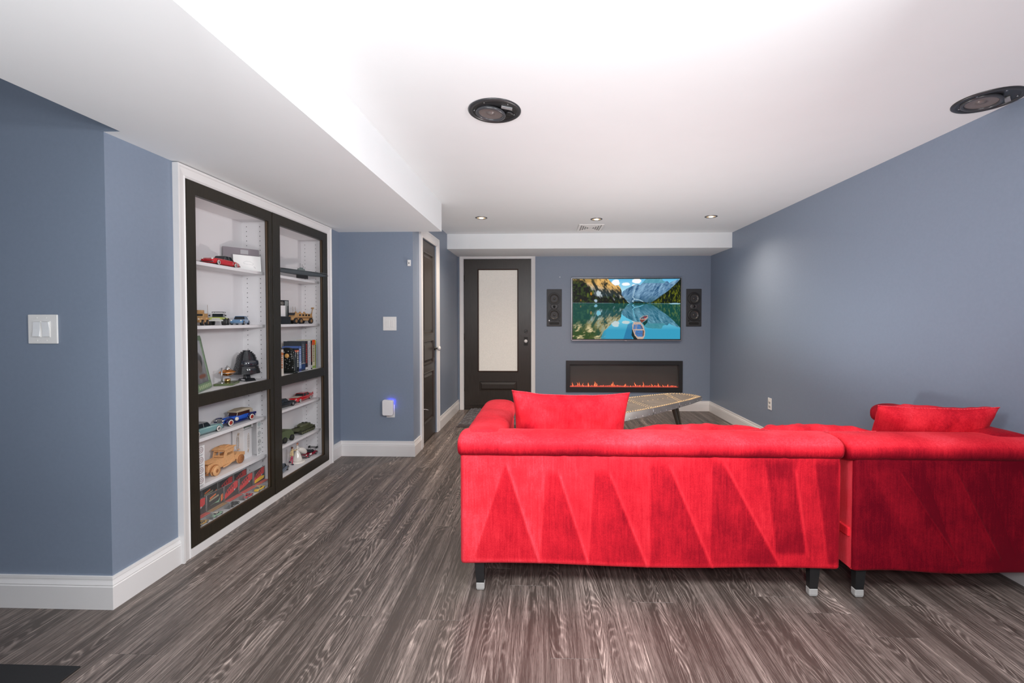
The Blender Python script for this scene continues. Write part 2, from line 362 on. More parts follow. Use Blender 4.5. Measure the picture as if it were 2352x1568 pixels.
g = G(); g.lathe([(0.006, 0), (0.006, 0.02), (0.02, 0.028), (0.026, 0.038), (0.024, 0.05), (0.012, 0.056), (0.001, 0.057)], (-0.247, YB, 0.944), (0, -1, 0), n=8)
g.build('door_knob', glass, door)['label'] = 'faceted glass door knob'
g = G(); g.cyl((-0.247, YB+0.012, 1.078), (-0.247, YB-0.004, 1.078), 0.025, 0.022, 20); g.build('deadbolt_rose', DOORW, door)
g = G(); g.m = Matrix.Translation((-0.247, YB-0.012, 1.078)) @ Matrix.Rotation(-0.6, 4, 'Y'); g.box(-0.024, 0.024, -0.004, 0.006, -0.006, 0.006); g.build('thumb_turn', BLACK, door, bevel=0.003)
for z in (0.3, 1.0, 1.8):
    G().cyl((-1.096, YB+0.008, z-0.045), (-1.096, YB+0.008, z+0.045), 0.007, n=10).build('hinge', BLACK, door)
# ---------------------------------------------------------------- narrow panelled door (door_2)
t = XW-0.012; y0, y1 = 4.314, 4.886
pan = [(y0+0.10, y1-0.10, 1.10, 1.90), (y0+0.10, y1-0.10, 0.79, 1.01), (y0+0.10, y1-0.10, 0.20, 0.69)]
g = G(); holed(g, 'x', t-0.04, t, y0, y1, 0.012, 2.026, pan)
door = struct(g.build('door_2', DOORW), 'narrow dark espresso three panel wooden door in the corridor wall')
for p in pan:
    g = G(); raised(g, 'x', *p, t-0.008, t-0.008, t-0.0005, 1); g.build('raised_panel', DOORW, door)
    g = G(); prof = [(0, -0.002), (0.004, 0.006), (0.016, 0.004), (0.018, -0.002)]
    A0, A1, Z0, Z1 = p
    rings = [[(t+o, A0-d_, Z0-d_) for d_, o in prof], [(t+o, A0-d_, Z1+d_) for d_, o in prof], [(t+o, A1+d_, Z1+d_) for d_, o in prof], [(t+o, A1+d_, Z0-d_) for d_, o in prof]]
    rings.append(rings[0]); g.loft(rings, False, False); g.build('panel_moulding', DOORW, door)
G().box(t-0.001, t+0.006, y1-0.075, y1-0.025, 0.83, 1.0).build('lock_plate', BLACK, door)
g = G(); g.lathe([(0.02, 0), (0.022, 0.006), (0.009, 0.012), (0.008, 0.03)], (t+0.005, y1-0.05, 0.925), (1, 0, 0), n=16); g.build('knob_shank', BLACK, door)
g = G(); g.lathe([(0.008, 0.0), (0.022, 0.008), (0.028, 0.02), (0.024, 0.034), (0.001, 0.04)], (t+0.034, y1-0.05, 0.925), (1, 0, 0), n=8); g.build('door_knob', glass, door)['label'] = 'faceted glass door knob'
for z in (0.28, 1.06, 1.82): G().box(t-0.004, t+0.004, y0-0.004, y0+0.016, z-0.05, z+0.05).build('hinge', BLACK, door)
G().tube([(t, y0+0.03, 0.36), (t+0.035, y0+0.03, 0.36), (t+0.06, y0+0.045, 0.35)], 0.004).build('door_stop', CHROME, door)
# ---------------------------------------------------------------- television
def vnoise(U, V, fu, fv, seed, octaves=3):
    rng = np.random.RandomState(seed); out = np.zeros_like(U); amp = 1.0; tot = 0
    for o in range(octaves):
        n, m = int(fu)+2, int(fv)+2; g = rng.rand(m+1, n+1)
        x = np.mod(U*fu, n-1e-3); y = np.mod(V*fv, m-1e-3); xi = x.astype(int); yi = y.astype(int)
        a = x-xi; b = y-yi; a = a*a*(3-2*a); b = b*b*(3-2*b)
        xi = np.clip(xi, 0, n-1); yi = np.clip(yi, 0, m-1)
        out += amp*((g[yi, xi]*(1-a)+g[yi, xi+1]*a)*(1-b)+(g[yi+1, xi]*(1-a)+g[yi+1, xi+1]*a)*b)
        tot += amp; amp *= 0.55; fu *= 2; fv *= 2
    return out/tot
def inpoly(X, Y, P):
    r = np.zeros(X.shape, bool); n = len(P)
    for i in range(n):
        (x1, y1), (x2, y2) = P[i], P[(i+1) % n]
        if y1 == y2: continue
        c = ((Y >= y1) != (Y >= y2)) & (X < (x2-x1)*(Y-y1)/(y2-y1)+x1)
        r ^= c
    return r
def picture_grid(nx, ny, fn):
    u, v = np.meshgrid((np.arange(nx)+0.5)/nx, (np.arange(ny)+0.5)/ny)
    return fn(u, v)
def mixc(a, b, t):
    t = np.clip(t, 0, 1)[..., None]; return a*(1-t)+np.asarray(b)*t
def strata(U, V, th_, fa, fl, seed):
    P = U*1.78; c_, s_ = math.cos(th_), math.sin(th_)
    return vnoise(-P*s_+V*c_+3.0, P*c_+V*s_+3.0, fa, fl, seed, 5)
def lake(U, V):
    X = 55+U*2210; Y = 105+V*1230
    def land(X, Y, U, V):
        sky = mixc(np.array([0.10, 0.50, 0.78])*np.ones(X.shape+(3,)), (0.55, 0.82, 0.92), np.clip((Y-60)/330, 0, 1))
        n = vnoise(U, V, 30, 20, 3)
        for cx, cy, rx, ry in [(940, 175, 85, 58), (1150, 215, 78, 32), (1370, 150, 88, 50), (1310, 238, 42, 26)]:
            q = ((X-cx)/rx)**2+((Y-cy)/ry)**2+(n-0.5)*1.5; sky = mixc(sky, (0.95, 0.96, 0.98), (1.15-q)*3)
        c = sky
        # pale far peak, blue massif
        mt = [(1060, 380), (1110, 345), (1160, 310), (1240, 270), (1300, 240), (1350, 218), (1400, 215), (1440, 238), (1500, 170), (1560, 108), (1640, 94), (1880, 84), (1905, 146), (1945, 160), (2000, 155), (2040, 195), (2070, 172), (2150, 140), (2240, 110), (2300, 80), (2300, 640), (1040, 640)]
        n1 = strata(U, V, 2.0, 26, 9, 5); n2 = vnoise(U+V*0.5, V, 90, 30, 6, 3)
        base = mixc(np.array([0.035, 0.13, 0.26])*np.ones(X.shape+(3,)), (0.32, 0.50, 0.66), (n1*0.6+n2*0.5-0.33)*2.3)
        base = mixc(base, (0.14, 0.42, 0.50), ((Y < 195) & (X > 1440) & (X < 1945))*0.75)
        base = mixc(base, (0.02, 0.10, 0.12), (Y-430)/160*(n2*1.6-0.2))
        c = np.where(inpoly(X, Y, mt)[..., None], base, c)
        # scree streams
        for P in [[(1330, 330), (1290, 480), (1330, 520), (1280, 560), (1340, 590)], [(1340, 520), (1440, 540), (1500, 570)], [(930, 490), (980, 560), (1000, 600)], [(1110, 520), (1180, 570), (1230, 605)], [(640, 560), (760, 540), (785, 490)]]:
            for (x1, y1), (x2, y2) in zip(P, P[1:]):
                L2 = (x2-x1)**2+(y2-y1)**2; t = np.clip(((X-x1)*(x2-x1)+(Y-y1)*(y2-y1))/L2, 0, 1)
                dd = np.hypot(X-x1-t*(x2-x1), Y-y1-t*(y2-y1)); c = mixc(c, (0.50, 0.68, 0.78), (11-dd)/9)
        # left cliff
        cl = [(0, -240), (600, -240), (620, -129), (700, 36), (780, 100), (815, 140), (880, 212), (930, 245), (990, 232), (1030, 270), (1060, 350), (1060, 430), (1120, 500), (1240, 640), (0, 640)]
        r1 = strata(U, V, 1.05, 26, 9, 8); r2 = vnoise(U, V, 60, 40, 9, 3)
        rock = mixc(np.array([0.05, 0.05, 0.03])*np.ones(X.shape+(3,)), (0.80, 0.52, 0.20), (r1-0.40)*5)
        cool = mixc(np.array([0.03, 0.06, 0.07])*np.ones(X.shape+(3,)), (0.55, 0.60, 0.62), (r1-0.42)*5)
        k = np.clip((Y-230-(X-600)*0.25)/170, 0, 1); cl_c = mixc(rock, (0, 0, 0), 0*X); cl_c = rock*(1-k[..., None])+cool*k[..., None]
        tr = mixc(np.array([0.004, 0.008, 0.004])*np.ones(X.shape+(3,)), (0.05, 0.085, 0.012), (r2-0.5)*5)
        fo = np.clip((430-X+(Y-300)*0.9+(r1-0.5)*260)/60, 0, 1)*(Y > 130)+np.clip((Y-450-(r1-0.5)*160)/60, 0, 1)
        cl_c = mixc(cl_c, (0, 0, 0), 0*X); f = np.clip(fo, 0, 1)[..., None]; cl_c = cl_c*(1-f)+tr*f
        up = np.clip((200-Y)/80, 0, 1)*(X < 560)*0.8; cl_c = mixc(cl_c, (0.16, 0.13, 0.03), up*r2*1.4)
        for cx, cy, rx, ry, col in [(435, 405, 22, 38, (0.5, 0.25, 0.02)), (370, 440, 22, 50, (0.14, 0.18, 0.02)), (250, 330, 30, 60, (0.05, 0.08, 0.015)), (470, 380, 22, 45, (0.12, 0.15, 0.02)), (225, 540, 16, 25, (0.3, 0.16, 0.02)), (590, 400, 45, 55, (0.55, 0.62, 0.66)), (530, 550, 40, 30, (0.45, 0.55, 0.65)), (905, 450, 14, 50, (0.12, 0.14, 0.02))]:
            q = ((X-cx)/rx)**2+((Y-cy)/ry)**2+(r2-0.5)*1.5; cl_c = mixc(cl_c, col, (1.1-q)*2)
        c = np.where(inpoly(X, Y, cl)[..., None], cl_c, c)
        # middle and right woods
        t3 = vnoise(U, V, 110, 25, 12, 3)
        wood = mixc(np.array([0.005, 0.03, 0.018])*np.ones(X.shape+(3,)), (0.14, 0.15, 0.02), (t3-0.55)*4)
        c = np.where(inpoly(X, Y, [(930, 470), (1000, 505), (1120, 545), (1250, 612), (930, 640)])[..., None], wood, c)
        c = np.where(inpoly(X, Y, [(1240, 640), (1330, 560), (1480, 570), (1640, 600), (1640, 640)])[..., None], wood*0.9+np.array([0, 0.02, 0.03]), c)
        rh = mixc(np.array([0.006, 0.02, 0.006])*np.ones(X.shape+(3,)), (0.20, 0.22, 0.015), (t3-0.50)*4*np.clip((Y-150-(2265-X)*0.55)/140, 0.0, 1))
        c = np.where(inpoly(X, Y, [(2300, 60), (2230, 140), (2120, 250), (2000, 360), (1900, 430), (1780, 515), (1660, 590), (1620, 640), (2300, 640)])[..., None], rh, c)
        return c
    hor = 603
    top = land(X, Y, U, V)
    Ym = 2*hor-Y; Vm = (Ym-105)/1230
    wob = (vnoise(U, V, 12, 60, 20, 2)-0.5)*14
    ref = land(X+wob, Ym, U, Vm)
    lum = ref.mean(-1)
    wat = ref*0.62+np.array([0.0, 0.085, 0.085])
    wat = mixc(wat, (0.0, 0.10, 0.075), (0.05-lum)*12)
    sk = np.clip((lum-0.45)*4, 0, 1); wat = mixc(wat, (0.16, 0.60, 0.78), sk*(lum < 0.88))
    gr = np.clip((Y-900)/300, 0, 1)*np.clip((760-X)/300, 0, 1); n5 = vnoise(U+V*0.4, V, 26, 22, 31, 4)
    wat = mixc(wat, (0.045, 0.10, 0.012), gr*0.8); wat = mixc(wat, (0.72, 0.62, 0.38), gr*(n5-0.55)*6)
    c = np.where((Y < hor)[..., None], top, wat)
    c = mixc(c, (0.35, 0.50, 0.56), (5-np.abs(Y-hor-(X-1100)*0.008))/5*0.8*((X < 900) | (X > 1600)))
    c = mixc(c, (0.40, 0.62, 0.72), (((X-2150)/120)**2+((Y-612)/14)**2 < 1)*0.9)
    c = mixc(c, (0.02, 0.14, 0.33), inpoly(X, Y, [(1190, 1040), (1290, 990), (1280, 1340), (1100, 1340)])*0.55)
    # boats
    small = [(1435, 910), (1520, 852), (1600, 850), (1606, 892), (1560, 945), (1475, 1002), (1445, 965)]
    sin_ = [(1450, 908), (1525, 862), (1588, 860), (1590, 885), (1540, 915), (1460, 925)]
    big = [(1312, 985), (1450, 985), (1508, 1055), (1545, 1170), (1543, 1265), (1500, 1340), (1400, 1340), (1332, 1260), (1284, 1130), (1288, 1040)]
    bin_ = [(1325, 1020), (1440, 1020), (1490, 1075), (1525, 1175), (1520, 1260), (1480, 1300), (1410, 1300), (1350, 1240), (1305, 1130), (1308, 1060)]
    def P(poly, col):
        nonlocal c
        c = np.where(inpoly(X, Y, poly)[..., None], np.array(col)*(0.8+0.4*vnoise(U, V, 150, 90, 44, 2)[..., None]), c)
    P([(1490, 1000), (1600, 930), (1590, 1000), (1530, 1060)], (0.0, 0.07, 0.06))
    P(small, (0.55, 0.42, 0.38)); P([(1440, 935), (1560, 935), (1475, 1002), (1445, 965)], (0.28, 0.09, 0.07)); P(sin_, (0.10, 0.12, 0.16)); P([(1520, 880), (1580, 880), (1560, 900), (1530, 905)], (0.5, 0.03, 0.05))
    P([(1280, 1130), (1300, 1160), (1400, 1340), (1320, 1340), (1270, 1260)], (0.01, 0.04, 0.04))
    P(big, (0.62, 0.46, 0.38)); P(bin_, (0.10, 0.25, 0.50))
    P([(1470, 1060), (1530, 1180), (1520, 1260), (1490, 1280), (1500, 1180), (1450, 1060)], (0.22, 0.14, 0.11))
    P([(1315, 1005), (1455, 1005), (1465, 1035), (1312, 1035)], (0.55, 0.45, 0.40)); P([(1305, 1135), (1515, 1135), (1520, 1155), (1310, 1155)], (0.62, 0.50, 0.42))
    P([(1345, 1010), (1352, 1010), (1345, 1200), (1336, 1200)], (0.6, 0.42, 0.34)); P([(1380, 1010), (1387, 1010), (1370, 1140), (1362, 1140)], (0.6, 0.42, 0.34)); P([(1360, 1210), (1490, 1210), (1490, 1230), (1360, 1230)], (0.12, 0.2, 0.4))
    P([(1375, 1285), (1500, 1285), (1490, 1335), (1410, 1335)], (0.60, 0.50, 0.42))
    return np.clip(c, 0, 1)**1.25*0.92
def print_grid(g, x0, x1, z0, z1, y, nx, ny, fn, plane='xz', flip=False):
    """colour-attribute picture on a fine flat grid; row 0 is the top"""
    col = picture_grid(nx, ny, fn)
    vs = []
    for j in range(ny):
        for i in range(nx):
            a = x0+(x1-x0)*i/(nx-1); z = z1-(z1-z0)*j/(ny-1)
            vs.append((a, y, z) if plane == 'xz' else (y, a, z))
    fs = [(j*nx+i, j*nx+i+1, (j+1)*nx+i+1, (j+1)*nx+i) for j in range(ny-1) for i in range(nx-1)]
    g.add(vs, fs); g.col = np.concatenate([col.reshape(-1, 3), np.ones((nx*ny, 1))], 1)
    return g
tv = thing('television', 'wall-mounted flat television showing a blue mountain lake with two boats', 'television', (1.105, YB, 0.955))
G().box(0.374, 1.836, YB-0.045, YB-0.0065, 0.959, 1.796).build('bezel', M('tv_black', (0.015, 0.015, 0.016), 0.25), tv, world=True, bevel=0.003)
G().box(0.6, 1.6, YB-0.010, YB, 1.1, 1.65).build('wall_bracket', BLACK, tv, world=True)
print_grid(G(), 0.387, 1.823, 0.976, 1.782, YB-0.0458, 400, 225, lake).build('screen', attr_mat('screen_picture', 0.35, emit=1.05, spec=0.1), tv, world=True)
g = G(); g.box(0.372, 1.838, YB-0.047, YB-0.040, 0.9555, 0.9625); g.box(0.3705, 0.3755, YB-0.047, YB-0.03, 0.9555, 1.798); g.box(1.8345, 1.8395, YB-0.047, YB-0.03, 0.9555, 1.798); g.box(0.372, 1.838, YB-0.047, YB-0.03, 1.795, 1.7985)
g.build('metal_edge', M('silver_edge', (0.45, 0.44, 0.45), 0.3, 0.9), tv, world=True)
G().box(1.085, 1.115, YB-0.049, YB-0.042, 0.950, 0.957).build('badge', CHROME, tv, world=True)
# ---------------------------------------------------------------- electric fireplace
fp = thing('electric_fireplace', 'long black linear electric fireplace with orange flames below the television', 'fireplace', (1.085, YB, 0.25))
F = M('fireplace_black', (0.018, 0.018, 0.019), 0.35)
holed(G(), 'y', YB-0.016, YB+0.02, 0.299, 1.87, 0.251, 0.680, [(0.352, 1.820, 0.318, 0.625)]).build('frame', F, fp, world=True, bevel=0.002)
g = G(); g.box(0.33, 1.84, YB+0.10, YB+0.11, 0.28, 0.65); g.build('back_plate', M('firebox_back', (0.050, 0.036, 0.028), 0.35, noise=0.5, nscale=40), fp, world=True)
g = G(); g.box(0.335, 0.345, YB+0.012, YB+0.1, 0.28, 0.65); g.box(1.827, 1.837, YB+0.012, YB+0.1, 0.28, 0.65); g.box(0.34, 1.83, YB+0.012, YB+0.1, 0.64, 0.65); g.box(0.34, 1.83, YB+0.012, YB+0.1, 0.28, 0.290)
g.build('firebox', F, fp, world=True)
g = G(); random.seed(5)
for i in range(420):
    x = random.uniform(0.36, 1.81); y = YB+random.uniform(0.03, 0.09); r = random.uniform(0.004, 0.009)
    g.sph((x, y, 0.322+random.uniform(-0.004, 0.008)), r, 4, 2)
g.box(0.345, 1.827, YB+0.014, YB+0.098, 0.290, 0.316)
e = g.build('ember_bed', M('glowing_embers', (0.4, 0.1, 0.06), 0.3, noise=0.6, nscale=300, emit=(1.0, 0.10, 0.06), estr=0.5), fp, world=True); e['kind'] = 'stuff'; e['label'] = 'glowing orange crystal embers'
random.seed(8)
FL = M('flame_glow', (0.9, 0.2, 0.08), 0.5, emit=(1.0, 0.17, 0.05), estr=1.5)
fx = [0.388, 0.40, 0.47, 0.487, 0.528, 0.54, 0.60, 0.612, 0.69, 0.705, 0.72, 0.82, 0.93, 0.945, 0.965, 1.02, 1.10, 1.115, 1.19, 1.255, 1.31, 1.32, 1.36, 1.44, 1.48, 1.53, 1.57, 1.63, 1.69, 1.75, 1.79]
fh = [40, 60, 55, 65, 55, 40, 60, 45, 60, 75, 50, 22, 45, 70, 35, 18, 32, 40, 15, 62, 24, 20, 75, 20, 42, 18, 52, 26, 40, 20, 15]
for x, h in zip(fx, fh):
    h = h/1000*0.95; g = G(); y = YB+random.uniform(0.04, 0.08); rings = []; lean = random.uniform(-0.018, 0.018); wd = random.uniform(0.003, 0.007)
    for k in range(7):
        t = k/6; r = wd*(1-t)**0.8*(1+0.5*math.sin(t*4)); cxx = x+lean*t+0.004*math.sin(t*7+x*50)
        rings.append([(cxx+r*math.cos(a), y+r*0.5*math.sin(a), 0.322+h*t) for a in [2*PI*q/6 for q in range(6)]])
    g.loft(rings).build('flame', FL, fp, world=True)
g = G(); g.box(0.350, 1.822, YB+0.004, YB+0.008, 0.316, 0.627)
gm = M('fireplace_glass', (0.25, 0.25, 0.25), 0.03, alpha=0.10, spec=0.6)
g.build('glass_pane', gm, fp, world=True)['label'] = 'clear front glass'
# ---------------------------------------------------------------- wall speakers
def wall_speaker(x0, label):
    t = thing('wall_speaker', label, 'speaker', (x0+0.102, YB, 1.145), 0, 'charcoal in-wall speakers beside the television')
    c = t.location.x; W = 0.203; H = 0.504; z0 = 1.145
    G().box(c-W/2, c+W/2, YB-0.012, YB, z0, z0+H).build('baffle', CHAR, t, world=True, bevel=0.004)
    for dz in (0.375, 0.155):
        z = z0+dz-0.02+0.02
        g = G(); g.lathe([(0.084, 0), (0.084, 0.006), (0.079, 0.008), (0.074, 0.004), (0.070, 0.006), (0.062, 0.010), (0.056, 0.004)], (c, YB-0.012, z), (0, -1, 0), n=32)
        w_ = g.build('woofer', M('speaker_rubber', (0.014, 0.014, 0.015), 0.4), t, world=True)
        g = G(); g.lathe([(0.056, 0.005), (0.040, -0.002), (0.02, -0.006), (0.018, -0.006), (0.017, 0.001), (0.009, 0.006), (0.001, 0.007)], (c, YB-0.012, z), (0, -1, 0), n=32)
        g.m = None
        k = g.build('cone', M('speaker_cone', (0.07, 0.065, 0.06), 0.3, noise=0.2), w_, world=False)
        k.location = -Vector(t.location)
    g = G(); g.lathe([(0.046, 0), (0.043, 0.004), (0.022, 0.002)], (0, 0, 0), (0, -1, 0), n=28, cap=True)
    for i, p in enumerate(g.v): g.v[i] = (c+p[0]*1.15, YB-0.012+p[1], z0+0.268+p[2]*0.85)
    tw = g.build('tweeter', M('tweeter_grey', (0.07, 0.07, 0.075), 0.4), t, world=True)
    g = G(); g.lathe([(0.02, 0.002), (0.018, 0.006), (0.011, 0.003), (0.009, 0.006), (0.001, 0.010)], (c, YB-0.012, z0+0.268), (0, -1, 0), n=20)
    k = g.build('dome', BLACK, tw); k.location = -Vector(t.location)
    for s in (-1, 1):
        g = G(); g.lathe([(0.010, 0), (0.010, 0.006), (0.006, 0.007), (0.001, 0.004)], (c+s*0.068, YB-0.012, z0+0.078), (0, -1, 0), n=12)
        g.build('control_knob', CHROME if (s < 0 and x0 < 1) else BLACK, t, world=True)
    g = G(); pts = []
    for s, a0 in ((1, -PI/2), (-1, PI/2)):
        for k_ in range(7): a = a0+PI*k_/6; pts.append((c+s*0.05+0.017*math.cos(a), z0+0.040+0.017*math.sin(a)))
    g.prism(pts, YB-0.0135, YB-0.0115, 'xz'); g.build('badge_recess', M('recess_black', (0.004, 0.004, 0.004), 0.6), t, world=True)
    for sx in (-1, 1):
        for zz in (0.02, 0.265, 0.485):
            g = G(); g.cyl((c+sx*0.088, YB-0.012, z0+zz), (c+sx*0.088, YB-0.0135, z0+zz), 0.004, n=8); g.build('screw', BLACK, t, world=True)
wall_speaker(0.037, 'charcoal in-wall speaker between the entry door and the television')
wall_speaker(1.912, 'charcoal in-wall speaker between the television and right wall')
# ---------------------------------------------------------------- ceiling speakers
def ceiling_speaker(x, y, label, rot):
    t = thing('ceiling_speaker', label, 'speaker', (x, y, ZC), rot, 'round black ceiling speakers')
    g = G(); g.lathe([(0.131, 0), (0.131, -0.004), (0.125, -0.008), (0.112, -0.0085), (0.108, -0.003)], n=48); g.build('rim', M('rim_black', (0.035, 0.035, 0.038), 0.35), t)
    g = G(); g.lathe([(0.110, -0.004), (0.001, -0.002)], n=40); g.build('baffle', M('baffle_black', (0.018, 0.018, 0.02), 0.3, noise=0.2), t)
    tilt = Matrix.Translation((-0.022, 0.012, -0.010)) @ Matrix.Rotation(0.10, 4, 'Y')
    g = G(); g.m = tilt; g.torus((0, 0, 0), 0.068, 0.0085, n=36); w_ = g.build('surround', M('surround_grey', (0.06, 0.06, 0.066), 0.25), t)
    g = G(); g.m = tilt; g.lathe([(0.064, 0.0), (0.03, 0.004), (0.018, 0.005), (0.016, 0.001), (0.008, -0.002), (0.001, -0.003)], n=32); g.build('cone', M('cone_taupe', (0.17, 0.145, 0.14), 0.35), t)
    g = G(); g.m = Matrix.Translation((0.070, 0.028, -0.006)); g.lathe([(0.024, 0), (0.022, -0.006), (0.012, -0.003), (0.001, -0.006)], n=24); g.build('tweeter', BLACK, t)
    g = G(); g.m = Matrix.Translation((0.062, -0.04, -0.005)) @ Matrix.Rotation(0.5, 4, 'Z'); g.prism([(-0.03, -0.008), (0.026, -0.012), (0.034, 0.008), (-0.024, 0.010)], -0.004, 0.001, 'xy'); g.build('bracket', M('bracket_grey', (0.30, 0.30, 0.31), 0.4), t)
    for a in (0.4, 1.9, 3.3, 4.3, 5.5):
        g = G(); g.cyl((0.101*math.cos(a), 0.101*math.sin(a), -0.003), (0.101*math.cos(a), 0.101*math.sin(a), -0.007), 0.004, n=8); g.build('screw', CHROME, t)
ceiling_speaker(-0.246, 2.254, 'round black ceiling speaker in the middle of the ceiling', 0)
ceiling_speaker(2.098, 2.222, 'round black ceiling speaker close to the right wall', 0.3)
# ---------------------------------------------------------------- downlights and vent
def downlight(x, y, label):
    t = thing('recessed_downlight', label, 'light', (x, y, ZC), 0, 'recessed downlights near the back soffit')
    g = G(); g.lathe([(0.062, 0), (0.062, -0.003), (0.052, -0.006), (0.044, -0.003)], n=32); g.build('trim_ring', M('nickel_ring', (0.25, 0.25, 0.25), 0.35, 0.8), t)
    g = G(); g.lathe([(0.045, -0.003), (0.030, -0.0015), (0.001, -0.001)], n=28); g.build('reflector', M('reflector_warm', (0.5, 0.42, 0.3), 0.3, emit=(1, 0.66, 0.36), estr=0.45), t)
    g = G(); g.lathe([(0.024, -0.002), (0.018, -0.008), (0.001, -0.010)], n=20); g.build('bulb', M('bulb_warm', (1, 0.9, 0.7), 0.4, emit=(1, 0.86, 0.66), estr=3.0), t)
    l = light('downlight_lamp', 'SPOT', (x, y, ZC-0.014), (0, 0, 0), 64, (1.0, 0.82, 0.64), spot_size=2.6, spot_blend=0.9, shadow_soft_size=0.03)
    l.parent = t; l.location = (0, 0, -0.014)
downlight(-0.640, 4.595, 'small recessed downlight nearest the corridor door')
downlight(0.540, 4.693, 'small recessed downlight in front of the ceiling vent')
downlight(1.679, 4.611, 'small recessed downlight nearest the right wall')
vt = thing('ceiling_vent', 'white rectangular air vent in the ceiling before the back soffit', 'vent', (0.519, 5.12, ZC))
g = G(); g.m = None
def ringbox(g, x, y, hx, hy, w_, z0, z1):
    g.box(x-hx, x+hx, y-hy, y-hy+w_, z0, z1); g.box(x-hx, x+hx, y+hy-w_, y+hy, z0, z1)
    g.box(x-hx, x-hx+w_, y-hy+w_, y+hy-w_, z0, z1); g.box(x+hx-w_, x+hx, y-hy+w_, y+hy-w_, z0, z1)
ringbox(g, 0, 0, 0.138, 0.18, 0.025, -0.008, 0); g.build('frame', PLAST, vt, bevel=0.002)
G().box(-0.115, 0.115, -0.156, 0.156, -0.002, 0).build('duct', M('duct_grey', (0.35, 0.34, 0.34), 0.6), vt)
for hx, hy in ((0.10, 0.14), (0.075, 0.105), (0.05, 0.07), (0.025, 0.035)):
    g = G(); ringbox(g, 0, 0, hx, hy, 0.010, -0.009, -0.002); g.build('louvre', PLAST, vt)
# ---------------------------------------------------------------- wall plates
ox, oy = (-2.191-2.063)/2, YN
sw = thing('light_switch', 'white double rocker light switch plate on the near left wall', 'switch', (ox, oy, 1.195))
G().box(-0.065, 0.065, -0.006, 0, -0.062, 0.062).build('plate', PLAST, sw, bevel=0.003)
for i, dx in enumerate((-0.024, 0.017)):
    g = G(); ringbox(g, 0, 0, 0.0175, 0.034, 0.002, 0, 0.002); g.v = [(p[0]+dx, -0.006-p[2], p[1]) for p in g.v]; g.build('rocker_frame', PLAST, sw)
    g = G(); s = 1 if i == 0 else -1
    g.prism([(-0.0055, -0.031), (-0.0125 if s > 0 else -0.0085, -0.031), (-0.009, 0), (-0.0085 if s > 0 else -0.0125, 0.031), (-0.0055, 0.031)], dx-0.0150, dx+0.0150, 'yz')
    g.build('rocker', M('rocker_white', (0.86, 0.87, 0.88), 0.25), sw)
    for z in (-0.048, 0.048):
        g = G(); g.cyl((dx, -0.006, z), (dx, -0.0072, z), 0.003, n=8); g.build('screw', PLAST, sw)
bp = thing('blank_wall_plate', 'square white wall plate above the plug-in freshener', 'wall plate', (-1.389, YA, 1.20))
G().box(-0.061, 0.061, -0.006, 0, -0.062, 0.062).build('plate', PLAST, bp, bevel=0.003)
for dx in (-0.018, 0.022):
    g = G(); g.box(dx-0.016, dx+0.016, -0.0075, -0.005, -0.033, 0.033); g.build('insert', PLAST, bp, bevel=0.001)
op = thing('wall_outlet', 'white outlet plate low on the alcove wall, behind the plug-in', 'outlet', (-1.386, YA, 0.41))
G().box(-0.038, 0.038, -0.005, 0, -0.058, 0.058).build('plate', PLAST, op, bevel=0.002)
pl = thing('plug_in_freshener', 'rounded white plug-in device glowing blue on the alcove wall', 'plug-in device', (-1.398, YA-0.005, 0.445))
g = G(); pts = []
for cx_, cz_, a0 in ((0.030, 0.052, 0), (-0.030, 0.056, PI/2), (-0.030, -0.050, PI), (0.030, -0.050, 1.5*PI)):
    for k in range(6): a = a0+PI/2*k/5; pts.append((cx_+0.018*math.cos(a), cz_+0.018*math.sin(a)))
g.prism(pts, -0.050, -0.010, 'xz'); g.build('housing', M('device_white', (0.85, 0.83, 0.84), 0.3), pl, bevel=0.006, seg=3)
G().box(-0.022, 0.022, -0.012, 0.0, -0.04, 0.04).build('plug', PLAST, pl)
g = G(); g.box(0.012, 0.040, -0.011, -0.007, -0.01, 0.060); g.box(-0.015, 0.040, -0.011, -0.007, 0.050, 0.066); g.build('led', M('blue_led', (0.1, 0.1, 0.9), 0.4, emit=(0.10, 0.10, 1.0), estr=9.0), pl)
sn = thing('door_sensor', 'tiny white sensor box high on the alcove wall corner', 'sensor', (-1.208, YA, 1.743))
G().box(-0.014, 0.014, -0.016, 0, -0.028, 0.028).build('case', PLAST, sn, bevel=0.003)
G().box(-0.003, 0.003, -0.018, -0.014, -0.008, 0.004).build('lens', BLACK, sn)
ot = thing('wall_outlet', 'white outlet plate low on the right wall', 'outlet', (XR, 4.517, 0.402), PI/2*3)
G().box(-0.037, 0.037, -0.006, 0, -0.058, 0.058).build('plate', PLAST, ot, bevel=0.003)
for z in (-0.02, 0.02):
    g = G(); g.lathe([(0.0165, 0), (0.0165, 0.0015), (0.001, 0.0016)], (0, -0.006, z), (0, -1, 0), n=16); g.build('socket', M('socket_white', (0.6, 0.6, 0.58), 0.4), ot)
for nm, p, lb in (('picture_nail', (0.215, YB, 1.814), 'tiny white nail head on the back wall near the television'),):
    tag(G().cyl(p, (p[0], p[1]-0.006, p[2]), 0.006, n=8).build(nm, PLAST), lb, 'nail')
